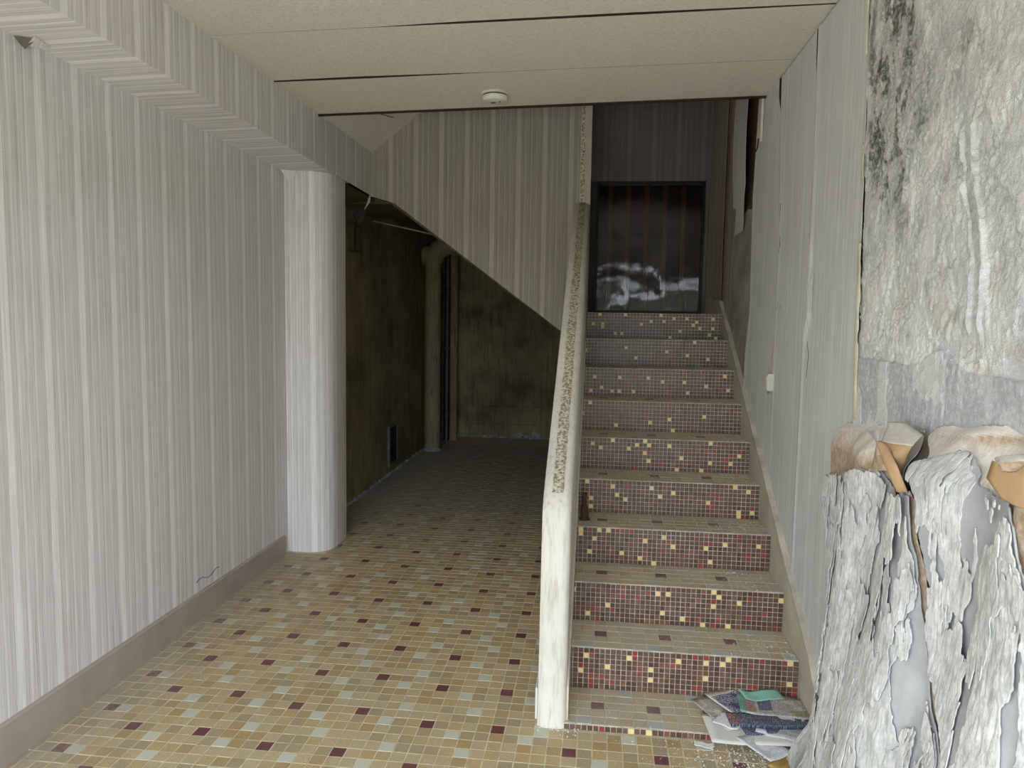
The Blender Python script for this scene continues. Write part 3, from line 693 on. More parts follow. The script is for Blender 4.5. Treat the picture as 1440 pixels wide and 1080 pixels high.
N.l(bp.outputs[0], gl.inputs['Normal']); ms = N.n('ShaderNodeMixShader'); N.l(N.math('MINIMUM', N.math('MULTIPLY', fr.outputs[0], 1.0), 1), ms.inputs[0]); N.l(tr.outputs[0], ms.inputs[1]); N.l(gl.outputs[0], ms.inputs[2])
N.l(ms.outputs[0], N.t.nodes['Material Output'].inputs[0])
g = MB(); g.box(.022, ww-.022, .012, .018, .022, hh-.03); g.build('glass_pane', N.m, wn)
for k in range(5):
    xx = .118+k*.1515; g = MB(); g.box(xx-.019, xx+.019, .06, .08, -.02, hh+.02); g.build('bar', M_WOODSLAT, wn, bevel=.003)
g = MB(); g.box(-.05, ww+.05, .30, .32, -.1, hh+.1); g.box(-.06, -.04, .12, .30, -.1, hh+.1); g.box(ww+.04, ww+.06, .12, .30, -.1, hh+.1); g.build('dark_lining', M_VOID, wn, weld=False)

# ================================================================== right wall: backing, wallpaper lengths, bare plaster
g = MB(); g.box(XR+.006, XR+.2, YF, YW+.1, -.01, ZTOP)
wr = g.build('wall_right', M_RUSTPAPER); tag(wr, 'right wall, papered beside the steps and bare plaster near the entrance', 'wall', kind='structure')
def strip(name, y0, y1, z0, z1, phi_f, off_f, mat=M_PAPER_R, res=(60, 150), uoff=0.0, thick=.0012):
    u = np.linspace(y0-.02, y1+.02, res[0]); v = np.linspace(z0, z1, res[1]); U, V = np.meshgrid(u, v, indexing='ij')
    phi = np.minimum(np.minimum(U-y0, y1-U), phi_f(U, V)) if phi_f else np.minimum(U-y0, y1-U)
    pos = np.stack([XR-off_f(U, V), U, V], -1)
    return clipped(name, u, v, phi, pos, mat, wr, uv=(U+uoff, V), thick=thick, offset=0)
def rag(V, s, a=.01, f=9): return a*(fbm(V*f, V*0+s, 4, s)-.5)*2
one = lambda U, V: np.ones_like(U)
# length nearest the bare plaster (left border ragged)
def below(U, V):   # keep everything above the stringer line a touch below its top
    return V-np.interp(U, [p[0] for p in prof[1:8]], [p[1]-.03 for p in prof[1:8]])
def e1(V): return np.interp(V, [0, 1.29, 1.56, 2.3, 2.72], [2.66, 2.67, 2.69, 2.735, 2.765])
a_ = np.array
def s34(V): return np.interp(V, [0, 1.5, 1.54, 1.66, 2.0, 2.45, 2.65, 2.9], [3.40, 3.40, 3.385, 3.34, 3.36, 3.375, 3.385, 3.40])
strip('wallpaper_length', 2.6, 3.46, 0, 2.879, lambda U, V: np.minimum(np.minimum(U-e1(V)+rag(V, 1, .008), s34(V)+.004-U+rag(V, 2, .003, 30)), below(U, V)),
      lambda U, V: .004+(.006+.007*sstep(1.50, 1.56, V)*sstep(2.15, 1.75, V))*np.exp(-((U-s34(V))/.025)**2)+.008*np.exp(-((U-e1(V))/.025)**2)+.004*(fbm(U*3, V*1.2, 3, 4)-.5), uoff=.02, res=(110, 240))
def gap34(V): return .0+.05*sstep(2.42, 2.80, V)
def s40(V): return np.interp(V, [0, 1.3, 1.67, 2.06, 2.7, 2.9], [3.93, 3.94, 3.955, 3.96, 4.045, 4.06])
strip('wallpaper_length', 3.3, 4.1, 0, 2.879, lambda U, V: np.minimum(np.minimum(U-s34(V)-gap34(V), s40(V)-U+rag(V, 5, .003, 30)), below(U, V)),
      lambda U, V: .002+.004*np.exp(-((U-s40(V))/.03)**2)+.003*(fbm(U*3, V*1.2, 3, 6)-.5), uoff=.09, res=(100, 240))
def gap40(V): return .002+.06*sstep(2.66, 2.80, V)+.004*sstep(1.5, 1.7, V)*sstep(2.0, 1.8, V)
def s46(V): return np.interp(V, [0, 1.45, 1.67, 2.2, 2.35, 2.9, 3.3], [4.70, 4.68, 4.61, 4.64, 4.66, 4.60, 4.58])
strip('wallpaper_length', 3.85, 4.75, 0, 3.3, lambda U, V: np.minimum(np.minimum(U-s40(V)-gap40(V), s46(V)-U+rag(V, 7, .004, 20)), below(U, V)),
      lambda U, V: .003+.006*np.exp(-((U-s46(V))/.04)**2)+.003*(fbm(U*3, V*1.2, 3, 8)-.5), uoff=.13, res=(100, 200))
g = MB(); g.box(XR-.0015, XR+.004, 3.38, 3.47, 2.40, 2.879); g.box(XR-.0015, XR+.004, 4.03, 4.14, 2.62, 2.879); g.build('joint_shade', M_VOID, wr)  # dark patches painting the deep shade inside the paper gaps
# loose length hanging from the stairwell, torn off at a slant
def tornbot(U): return 2.20+.55*sstep(.42, .0, U-4.70)*.35+.02*(fbm(U*30, U*0, 3, 3)-.5)
strip('loose_length', 4.72, 5.36, 2.0, ZTOP, lambda U, V: np.minimum(V-(2.20+.25*(1-sstep(4.70, 4.98, U))**2), 5.34+rag(V, 3, .01)-U),
      lambda U, V: .012+.035*sstep(5.0, 4.72, U)*sstep(4.2, 2.3, V)+.01*np.sin(V*5), uoff=.3, res=(50, 160))
strip('wallpaper_length', 5.2, 5.60, 1.5, ZTOP, lambda U, V: np.minimum(np.minimum(U-5.22-.1*sstep(2.4, 1.9, V)+rag(V, 4, .02), 5.55+rag(V, 14, .01)-U), below(U, V)), lambda U, V: .003+.006*(fbm(U*4, V*2, 3, 9)), mat=M_PAPER_S, uoff=.0, res=(40, 120))
strip('wallpaper_length', 5.66, YW, 1.6, ZTOP, lambda U, V: np.minimum(U-5.70+rag(V, 24, .03, 4), below(U, V)), lambda U, V: .004+.02*sstep(6.1, YW, U)*sstep(2.9, 2.6, V)+.004*fbm(U*4, V*2, 3, 19), mat=M_PAPER_S, uoff=.1, res=(40, 120))
strip('bare_patch', 4.66, 5.62, 1.1, 2.42, lambda U, V: np.minimum(below(U, V), 2.30+.08*(fbm(U*6, V, 3, 2)-.5)-V+.25*(5.4-U)*0), lambda U, V: .0005+.002*fbm(U*6, V*6, 3, 29), mat=plain('bare_patch', (176, 168, 154), .9, .12, 5, .001), res=(50, 60), thick=0)
g = MB(); g.box(XR-.012, XR+.003, 5.60, 5.63, 1.77, ZTOP); g.build('corner_batten', plain('batten_brown', (118, 88, 66), .8), wr, bevel=.003)
# bare plaster near the entrance
u = np.concatenate([np.linspace(YF, 1.05, 40), np.linspace(1.055, 2.80, 440)]); v = np.concatenate([np.linspace(0, 1.05, 40), np.linspace(1.055, 2.879, 520)])
U, V = np.meshgrid(u, v, indexing='ij')
wu_ = U+.05*(fbm(U*6, V*6, 3, 33)-.5); wv_ = V+.08*(fbm(U*5, V*5, 3, 37)-.5)
crust = fbm(wu_*5+wv_*1.2, wv_*3.0, 6, 31, .68); c2 = fbm(wu_*14, wv_*9, 5, 41, .68); c3 = fbm(U*55, V*34, 4, 51, .65); low = fbm(U*1.7, V*1.4, 3, 61); c4 = fbm(U*34, V*26, 4, 55, .6)
lip = sstep(.50, .506, crust)*.005+sstep(.56, .565, c2)*.0022+sstep(.40, .405, c2)*.0016+sstep(.62, .625, c4)*.0012
rough_ = .25+.75*sstep(.47, .55, c2)
ridge = (1-np.abs(2*fbm(wu_*12, wv_*8, 4, 47, .6)-1)*2.2).clip(0, 1)**6
h = .001+lip+.003*(c3-.3)*rough_+.002*(c4-.4)*rough_-.004*ridge*rough_+.010*(low-.4)
xv = 1.985-.10*sstep(2.15, 1.55, V)+.012*np.sin(V*13)+.014*(fbm(V*16, V*0, 3, 13)-.5)
vein = sstep(.030, .024, np.abs(U-xv)*(1.2+.8*np.sin(V*7)))*sstep(1.58, 1.64, V)*sstep(2.14, 2.10, V); rim = np.exp(-((np.abs(U-xv)-.026)/.006)**2)*sstep(1.58, 1.64, V)*sstep(2.14, 2.10, V)
h = h*(1-vein*.8)+.010*vein+.010*rim
panel = sstep(1.512, 1.508, V+.008*(fbm(U*8, V*0, 3, 3)-.5)-.05*np.exp(-((U-2.06)/.10)**2))     # smooth grey lining board left below 1.5 m
hp = .013+.0015*fbm(U*7, V*7, 4, 71)+.0025*sstep(.60, .61, fbm(U*9, V*6, 4, 72))+.002*sstep(.62, .63, fbm(U*24, V*12, 4, 73))
seamp = np.exp(-((U-2.02)/.004)**2); hp = hp-.006*seamp
h = h*(1-panel)+hp*panel
white = np.array(lin((232, 230, 224))[:3]); grey = np.array(lin((206, 207, 205))[:3]); mould = np.array(lin((70, 72, 66))[:3]); film = np.array(lin((188, 190, 193))[:3]); ocr = np.array(lin((196, 172, 140))[:3]); pale = np.array(lin((200, 200, 196))[:3])
k_ = (sstep(.40, .62, c2)*.6+sstep(.47, .54, crust)*.4)[..., None]; colr = grey*(1-k_)+white*k_; colr = colr*(1-vein[..., None])+pale*vein[..., None]
mz = sstep(1.55, 2.3, V)*(.3+.9*sstep(1.7, 2.6, U)); m1 = sstep(.50, .62, fbm(wu_*15, wv_*9, 6, 81, .72)); m2 = sstep(.45, .62, fbm(U*3.2, V*2.2, 4, 85)); mo = np.clip(mz*(m1*.66*(.15+m2)+.24*m2), 0, .9)
mo = np.maximum(mo, .85*sstep(.07, .0, U-0-(e1(V)-.075))*0+.8*np.exp(-((e1(V)-U-.03)/.03)**2)*sstep(2.0, 2.3, V)*sstep(.35, .6, fbm(U*20, V*6, 4, 88)))[..., None]
colr = colr*(1-mo)+mould*mo
oc = (sstep(.60, .68, fbm(U*11, V*14, 4, 91))*sstep(1.9, 1.6, V)*.35)[..., None]; colr = colr*(1-oc)+ocr*oc
pc = (sstep(.58, .62, fbm(U*9, V*6, 4, 72))*.7+sstep(.6, .66, fbm(U*30, V*14, 4, 75))*.35)[..., None]; pf = film*(1-pc)+white*pc; colr = colr*(1-panel[..., None])+pf*panel[..., None]
phi = e1(V)+.004-U+.01*(fbm(V*12, U*0, 4, 12)-.5)
clipped('bare_plaster', u, v, phi, np.stack([XR-h, U, V], -1), M_PLAST, wr, col=colr)
# yellowish torn paper edge between paper and plaster
def edge_strip(name, z0, z1, w, seed, mat):
    v = np.linspace(z0, z1, int((z1-z0)/.012)); u = np.linspace(-w, w, 8); U, V = np.meshgrid(u, v, indexing='ij')
    wd_ = w*(.35+.6*fbm(V*14, U*0, 4, seed)); phi = wd_-np.abs(U)-w*1.2*sstep(.48, .40, fbm(V*5, U*0, 3, seed+7))
    pos = np.stack([XR-.013-.010*(1-(U/w)**2), e1(V)+U-.004+.008*(fbm(V*9, U*0, 3, seed+1)-.5), V], -1)
    return clipped(name, u, v, phi, pos, mat, wr, thick=.002)
M_YEL = plain('yellowed_paper', (214, 206, 178), .9, .08, 12, .001)
edge_strip('torn_edge', 1.30, 2.20, .022, 5, M_YEL); edge_strip('torn_edge', 2.22, 2.86, .008, 15, M_YEL)

def wpt(px, py, b): p = on(px, py, 'X', XR-b); return (p.x, p.y, p.z)
for nm, pts in (('hanging_scrap', [(1141, 382), (1137, 400), (1134, 437), (1141, 441), (1142, 410), (1144, 384)]), ('hanging_scrap', [(1093, 425), (1090, 436), (1095, 437), (1097, 426)])):
    g = MB(); g.face([wpt(a, b_, .016 if i in (1, 2) else .010) for i, (a, b_) in enumerate(pts)]); o = g.build(nm, M_PAPER_R, wr, weld=False); sm = o.modifiers.new('thickness', 'SOLIDIFY'); sm.thickness = .0012
g = MB(); g.tube([wpt(a, b_, .004) for a, b_ in ((1098, 286), (1096, 320), (1097, 345), (1094, 365), (1093, 395), (1091, 425))], .0022, 5); g.build('paper_crack', M_VOID, wr)
g = MB(); g.tube([wpt(a, b_, .004) for a, b_ in ((1137, 445), (1135, 475), (1137, 500), (1134, 530))], .0016, 5); g.build('paper_crack', M_VOID, wr)

# ================================================================== small things on the walls
sd = empty('smoke_detector', (-.612, 4.285, ZC)); tag(sd, 'round white smoke detector on the ceiling', 'smoke detector')
def lathe(name, prof_, mat, parent, n=36, z=0):
    g = MB()
    for (r0, z0), (r1, z1) in zip(prof_, prof_[1:]):
        for k in range(n):
            a, b = 2*math.pi*k/n, 2*math.pi*(k+1)/n
            P4 = [(r0*math.cos(a), r0*math.sin(a), z0), (r0*math.cos(b), r0*math.sin(b), z0), (r1*math.cos(b), r1*math.sin(b), z1), (r1*math.cos(a), r1*math.sin(a), z1)]
            if r0 < 1e-6: P4 = [P4[0], P4[2], P4[3]]
            elif r1 < 1e-6: P4 = [P4[0], P4[1], P4[2]]
            g.face(P4)
    return g.build(name, mat, parent, smooth=True)
lathe('base', [(.0, 0), (.076, 0), (.078, -.006), (.074, -.010), (.066, -.010)], M_WHITE, sd)
lathe('vent_ring', [(.066, -.009), (.066, -.018)], M_GREYP, sd)
lathe('cover', [(.066, -.017), (.071, -.020), (.072, -.034), (.066, -.045), (.05, -.051), (.0, -.052)], M_WHITE, sd)
g = MB(); g.box(-.024, .004, -.012, .006, -.0535, -.051); g.build('test_button', M_GREYP, sd, bevel=.001)
g = MB(); g.tube([(.030, -.02, -.0515), (.030, -.02, -.0545)], .004, 8); g.build('indicator', M_BLACK, sd)
# socket / junction box with cable
sw = empty('junction_box', (XR-.004, 3.945, 1.315)); tag(sw, 'small white cable box on the papered wall right of the steps', 'junction box')
g = MB(); g.box(-.032, 0, -.024, .024, -.045, .045); g.build('housing', M_WHITE2, sw, bevel=.004)
g = MB(); g.box(-.035, -.032, -.018, .018, -.036, .036); g.build('lid', M_WHITE, sw, bevel=.0015)
g = MB(); g.tube([(-.02, 0, -.045), (-.022, .002, -.058)], [.007, .003], 8); g.build('gland', M_WIRE, sw)
for dy in (-.014, .016):
    g = MB(); g.tube([(-.004, dy, .04), (-.004, dy+.006, .12), (-.001, dy+.002, .20), (.004, dy-.004, .30)], .003, 8); g.build('cable', M_BASE, sw, smooth=True)
ct = empty('cable_trunking', (XR-.006, 4.475, 2.64)); tag(ct, 'short white vertical trunking piece ending in a hook below the ceiling edge', 'trunking')
g = MB(); g.box(-.014, 0, -.014, .014, 0, .28); g.build('cover', M_WHITE, ct, bevel=.002)
g = MB(); g.tube([(-.02, 0, .02), (-.022, .01, -.03), (-.03, .02, -.05), (-.035, .04, -.035), (-.03, .045, -.015)], .004, 8); g.build('hook', M_METALDARK, ct, smooth=True)
# rusty bracket on the third tread
rb = empty('rusty_bracket', (-.048, 3.86, Z1+2*RH+.002)); tag(rb, 'rusty iron stub with a torn wire standing on the steps beside the parapet', 'bracket')
g = MB(); g.tube([(0, 0, 0), (0, 0, .012)], [.030, .026], 12); g.build('foot', M_RUST, rb)
g = MB(); g.tube([(0, 0, .01), (.001, 0, .035), (.0, 0, .06), (-.002, 0, .075), (-.001, 0, .13)], [.022, .023, .020, .012, .010], 12); g.build('stub', M_RUST, rb, smooth=True)
g = MB(); g.tube([(-.001, 0, .128), (-.001, 0, .142)], [.014, .012], 8); g.build('nut', M_RUST, rb)
g = MB(); g.tube([(-.02, -.01, .02), (-.035, -.015, .05), (-.045, -.02, .085), (-.05, -.01, .05), (-.03, -.02, .015)], .003, 6); g.build('wire', M_WIRE, rb)

# ================================================================== peeled wallpaper sheets
def bulge(U, V, s=0):
    near = sstep(2.72, 2.2, U)
    foldr = 1-sstep(1.18, 1.30, V-.09*(2.75-U)*.9)     # 0 at the fold, 1 below
    b = .035+.045*foldr*near+.03*foldr+.10*near*sstep(1.1, .1, V)+.07*sstep(.22, .0, V)
    b = b+.018*np.sin(U*13+V*2.0)*near+.014*(fbm(U*4, V*2, 3, 5+s)-.5)
    return b
def ztop(U): return np.interp(U, [1.2, 1.7, 1.98, 2.12, 2.79], [1.45, 1.415, 1.375, 1.345, 1.272])
def onsheet(px, py, off=.0):   # where the line of sight meets the bulging sheet
    b = .09
    for _ in range(12):
        p = on(px, py, 'X', XR-b-off); b = .5*b+.5*float(bulge(np.array(p.y), np.array(p.z)))
    return (p.y, p.z)
def leftedge(V): return np.interp(V, [0, .06, .18, .3, .45, .6, .8, .95, 1.08, 1.25, 1.3], [2.73, 2.715, 2.69, 2.64, 2.575, 2.575, 2.60, 2.67, 2.72, 2.745, 2.735])
def edge_of(pts):
    P = sorted([onsheet(*q_) for q_ in pts], key=lambda t: t[1]); zs = [t[1] for t in P]; ys = [t[0] for t in P]
    return lambda V: np.where(V < zs[0], ys[0]+(V-zs[0])*.12, np.interp(V, zs, ys))
gap1 = edge_of([(1296, 596), (1286, 700), (1290, 760), (1301, 800), (1307, 860), (1314, 950), (1318, 1000), (1330, 1080)])
gap2 = edge_of([(1301, 596), (1301, 650), (1302, 700), (1304, 760), (1311, 800), (1320, 880), (1323, 950), (1334, 1000), (1342, 1080)])
def sheet_obj(root, name, phi_f, mat, off=0.0, relief=None, u0=1.15, u1=2.82, v0=.0, v1=1.47, nu=300, nv=300, thick=.0015, s=0, uoff=0):
    u = np.linspace(u0, u1, nu); v = np.linspace(v0, v1, nv); U, V = np.meshgrid(u, v, indexing='ij')
    phi = phi_f(U, V); x = XR-bulge(U, V, s)-off-(relief(U, V) if relief is not None else 0)
    # roll the top edge back to the wall
    t = sstep(ztop(U)-.035, ztop(U), V); x = x+(bulge(U, V, s)+off-.012)*t**2
    o = clipped(name, u, v, phi, np.stack([x, U, V], -1), mat, None, thick=thick, offset=0)
    o.parent = root; o.matrix_parent_inverse = Matrix.Translation(-root.location); return o
s1 = empty('peeled_wallpaper', (XR-.1, 2.3, 0)); tag(s1, 'folded-down wallpaper sheet caked in plaster nearest the steps, brown fold on top', 'peeled wallpaper', 'peeled wallpaper sheets hanging from the right wall')
s2 = empty('peeled_wallpaper', (XR-.1, 1.5, 0)); tag(s2, 'wider folded-down wallpaper sheet caked in plaster at the right edge of the photo', 'peeled wallpaper', 'peeled wallpaper sheets hanging from the right wall')
def inpoly(U, V, poly):
    """signed distance (+ inside) to polygon"""
    d = np.full(U.shape, 1e9); ins = np.zeros(U.shape, bool); n = len(poly)
    for i in range(n):
        (x0, y0), (x1, y1) = poly[i], poly[(i+1) % n]; ex, ey = x1-x0, y1-y0; L2 = ex*ex+ey*ey
        t = np.clip(((U-x0)*ex+(V-y0)*ey)/L2, 0, 1); d = np.minimum(d, np.hypot(U-x0-t*ex, V-y0-t*ey))
        c = ((y0 > V) != (y1 > V)) & (U < (x1-x0)*(V-y0)/(y1-y0+1e-12)+x0); ins ^= c
    return np.where(ins, d, -d)
def W(px, py, b=0):   # a point of the sheet seen at a pixel
    return onsheet(px, py)
def top_(U, V): return ztop(U)+.002*(fbm(U*6, U*0, 2, 3)-.5)-V
# hole (dark papered wall shows through) between the twist and the second sheet
hole1 = [W(*q_) for q_ in [(1300, 617), (1285, 640), (1268, 668), (1274, 692), (1284, 702), (1302, 702), (1306, 640)]]
kraft_gap = [W(*q_) for q_ in [(1286, 700), (1303, 700), (1304, 760), (1294, 772), (1289, 740)]]
def k1(U, V):
    p = np.minimum(np.minimum(leftedge(V)+.006*(fbm(V*20, U*0, 4, 6)-.5)-U, U-gap1(V)-.0), top_(U, V)); return np.minimum(p, -inpoly(U, V, hole1))
sheet_obj(s1, 'paper_backing', k1, M_KDUST, 0, lambda U, V: .006*np.sin(U*38+V*12)*sstep(2.7, 2.3, U)*sstep(1.1, 1.25, V), u0=1.6)
def k2(U, V): return np.minimum(np.minimum(gap2(V)-.004*fbm(V*9, U*0, 3, 8)-U, U-1.10), top_(U, V))
sheet_obj(s2, 'paper_backing', k2, M_KDUST, .004, lambda U, V: .008*np.sin(U*30+V*17)*sstep(1.1, 1.3, V), u0=1.05, u1=2.05, s=0)
# crusts: outline as seen, layered
cr1 = [W(*q_) for q_ in [(1181, 668), (1225, 662), (1243, 660), (1262, 688), (1283, 700), (1290, 742), (1295, 772), (1300, 800), (1310, 860), (1318, 900), (1330, 980), (1338, 1060)]]+[(1.6, .0), (1.6, -.1), (2.9, -.1), (2.9, .3)]
cr1 += [(2.9, 1.02), (2.78, 1.075)]
def jag(U, V, s, a=.02): return a*(fbm(U*22, V*13, 5, s, .6)-.5)*2
sheet_obj(s1, 'plaster_crust', lambda U, V: np.minimum(np.minimum(inpoly(U, V, cr1)+jag(U, V, 11, .022), leftedge(V)+.012+jag(U, V, 15, .02)-U), U-gap1(V)-.004-jag(U, V, 16, .010)), M_FILM, .007,
          lambda U, V: .010*fbm(U*9, V*6, 4, 21), u0=1.6, nu=360, nv=360, thick=.003)
def layer(root, k, seed, thr, poly_phi, mat, off, f1, f2, th=.004, hh=.006, u0=1.6, u1=2.82):
    def phi(U, V):
        w1 = fbm(U*18, V*14, 4, seed+40, .6)-.5
        return np.minimum(poly_phi(U, V)+jag(U, V, seed+3, .02), (fbm(U*f1+V*f2*.35+w1*.5, V*f2-U*f2*.25+w1*.4, 4, seed, .5)-thr)*.35)
    o = sheet_obj(root, 'crust_flakes', phi, mat, off, lambda U, V: .010*fbm(U*9, V*6, 4, 21)+hh*fbm(U*30, V*15, 4, seed+9, .6)+.004*fbm(U*90, V*40, 3, seed+19), u0=u0, u1=u1, nu=460, nv=460, thick=th)
    o['kind'] = 'stuff'; return o
P1 = lambda U, V: np.minimum(np.minimum(inpoly(U, V, cr1)-.004, leftedge(V)+.016-U), U-gap1(V)-.006)
layer(s1, 1, 131, .47, P1, M_CRUST, .009, 8, 3.2, .003, .007)
layer(s1, 2, 151, .52, P1, M_CRUST, .015, 13, 4.5, .0025, .006)
layer(s1, 3, 171, .57, P1, M_CRUST, .020, 16, 7, .0025, .006)
cr2 = [W(*q_, .09) for q_ in [(1300, 652), (1345, 640), (1375, 637), (1383, 665), (1400, 690), (1412, 703), (1430, 705), (1440, 740), (1450, 800)]]+[(1.1, .9), (1.05, -.1), (1.9, -.1)]
cr2 += [W(*q_, .09) for q_ in [(1340, 1080), (1330, 1000), (1322, 930), (1316, 860), (1308, 790), (1302, 720)]]
P2 = lambda U, V: np.minimum(inpoly(U, V, cr2), gap2(V)-.004-jag(U, V, 19, .006)-U)
sheet_obj(s2, 'plaster_crust', lambda U, V: P2(U, V)+jag(U, V, 12, .016), M_FILM, .010, lambda U, V: .012*fbm(U*8, V*5, 4, 22), u0=1.05, u1=2.05, nu=300, nv=420, thick=.004)
layer(s2, 1, 231, .48, P2, M_CRUST, .0125, 9, 3.2, .003, .007, 1.05, 2.05)
layer(s2, 2, 251, .53, P2, M_CRUST, .018, 14, 4.5, .0025, .006, 1.05, 2.05)
# twisted ribbon, folded corner and curled scraps
def ribbon(root, name, L_, R_, mat, n=14, bow=.015, thick=.0015):
    g = MB(); rows = []
    for k in range(n+1):
        t = k/n
        def cat(P):
            i = min(int(t*(len(P)-1)), len(P)-2); f = t*(len(P)-1)-i; return Vector(P[i]).lerp(Vector(P[i+1]), f)
        a, b = cat(L_), cat(R_); rows.append([a.lerp(b, s_)+Vector((-bow*math.sin(math.pi*s_), 0, 0)) for s_ in [j/6 for j in range(7)]])
    for a, b in zip(rows, rows[1:]):
        for j in range(6): g.face([a[j], a[j+1], b[j+1], b[j]])
    o = g.build(name, mat, None, smooth=True); o.parent = root; o.matrix_parent_inverse = Matrix.Translation(-root.location)
    s_ = o.modifiers.new('thickness', 'SOLIDIFY'); s_.thickness = thick; return o
def Wp(px, py, b): p = on(px, py, 'X', XR-b); return (p.x, p.y, p.z)
ribbon(s1, 'folded_corner', [Wp(1252, 594, .05), Wp(1246, 606, .09), Wp(1240, 620, .12)], [Wp(1272, 594, .04), Wp(1298, 612, .06), Wp(1283, 628, .13)], M_KDUST, bow=.02)
ribbon(s1, 'folded_corner', [Wp(1240, 619, .12), Wp(1255, 632, .13), Wp(1266, 668, .10)], [Wp(1283, 627, .13), Wp(1276, 640, .12), Wp(1267, 670, .09)], M_KRAFT, bow=.012)
ribbon(s1, 'twisted_ribbon', [Wp(1240, 620, .115), Wp(1250, 655, .12), Wp(1270, 692, .11)], [Wp(1246, 622, .13), Wp(1262, 655, .135), Wp(1277, 693, .12)], M_KRAFT, bow=.02)
ribbon(s1, 'twisted_ribbon', [Wp(1237, 622, .11), Wp(1230, 642, .115), Wp(1222, 664, .115)], [Wp(1240, 622, .12), Wp(1244, 640, .125), Wp(1249, 662, .12)], M_KDUST, bow=.012)
ribbon(s1, 'curled_scrap', [Wp(1222, 607, .115), Wp(1232, 620, .12)], [Wp(1236, 604, .12), Wp(1236, 619, .125)], M_FILM, bow=.004)
ribbon(s1, 'crust_flake', [Wp(1272, 690, .11), Wp(1283, 722, .11), Wp(1291, 760, .10)], [Wp(1281, 692, .11), Wp(1291, 715, .11), Wp(1294, 758, .10)], M_CRUST, bow=.01, thick=.004)
ribbon(s1, 'crust_flake', [Wp(1303, 744, .11), Wp(1293, 768, .12), Wp(1303, 784, .11)], [Wp(1308, 750, .12), Wp(1312, 770, .12), Wp(1308, 786, .11)], M_CRUST, bow=.01, thick=.004)
ribbon(s1, 'curled_scrap', [Wp(1181, 675, .05), Wp(1187, 669, .06)], [Wp(1184, 679, .05), Wp(1192, 671, .07)], M_DUST, bow=.006)
ribbon(s2, 'torn_opening', [Wp(1396, 648, .13), Wp(1388, 672, .13), Wp(1408, 700, .13)], [Wp(1450, 655, .13), Wp(1450, 690, .13), Wp(1450, 720, .13)], M_KRAFT, bow=.004)
ribbon(s2, 'curled_scrap', [Wp(1402, 646, .15), Wp(1408, 655, .17), Wp(1424, 664, .16)], [Wp(1440, 640, .15), Wp(1443, 648, .17), Wp(1430, 663, .16)], M_KDUST, bow=.02)
# brown paper seen low in the joint between the sheets and dark papered patch behind the hole
g = MB(); pk = [(XR-.035, 1.40, .0), (XR-.035, 2.06, .0), (XR-.035, 2.10, 1.19), (XR-.035, 1.80, 1.19)]
g.face(pk); o = g.build('paper_behind', M_KRAFT, None, weld=False); o.parent = s1; o.matrix_parent_inverse = Matrix.Translation(-s1.location)
g = MB(); g.face([(XR-.030, 1.80, 1.17), (XR-.030, 2.16, 1.17), (XR-.030, 2.16, 1.335), (XR-.030, 1.80, 1.36)], 0, [(0, 0), (.24, 0), (.24, .15), (0, .15)])
o = g.build('papered_patch', M_PAPER_S, None, weld=False); o.parent = s1; o.matrix_parent_inverse = Matrix.Translation(-s1.location)

# ================================================================== papers on the bottom step
def printed(name, paper, inks, rows=30, dens=.5, sx=60, blotch=None, specks=.0):
    N = NT(name, .7, .2); uv = N.coord('UV'); sp_ = N.n('ShaderNodeSeparateXYZ'); N.l(uv, sp_.inputs[0])
    r = N.math('MULTIPLY', sp_.outputs[1], rows*1.6); line_ = N.math('GREATER_THAN', N.math('FRACT', r), .5)
    cb = N.n('ShaderNodeCombineXYZ'); N.l(N.math('MULTIPLY', sp_.outputs[0], sx*2.2), cb.inputs[0]); N.l(N.math('MULTIPLY', N.math('FLOOR', r), 7.3), cb.inputs[1])
    wr_ = N.math('GREATER_THAN', N.noise(cb.outputs[0], 1, 2, .6), 1-dens)
    m = N.math('MULTIPLY', line_, wr_); blk = N.noise(uv, 3.2, 2, .5); m = N.math('MULTIPLY', N.math('MULTIPLY', m, N.rng(blk, .38, .46)), .95)
    c = lin(paper)
    if blotch:
        for (x0, x1, y0, y1, cc) in blotch:
            a = N.math('MULTIPLY', N.math('GREATER_THAN', sp_.outputs[0], x0), N.math('LESS_THAN', sp_.outputs[0], x1))
            b = N.math('MULTIPLY', N.math('GREATER_THAN', sp_.outputs[1], y0), N.math('LESS_THAN', sp_.outputs[1], y1))
            c = N.mix(N.math('MULTIPLY', a, b), c, lin(cc))
    c = N.mix(m, c, lin(inks))
    if specks: c = N.mix(N.math('MULTIPLY', N.math('GREATER_THAN', N.noise(uv, 24, 5, .85), .53), specks), c, lin((60, 58, 60)))
    c = N.mix(N.math('GREATER_THAN', N.noise(uv, 90, 2, .7), .60), c, lin((222, 220, 212)))
    N.color(c); return N.m
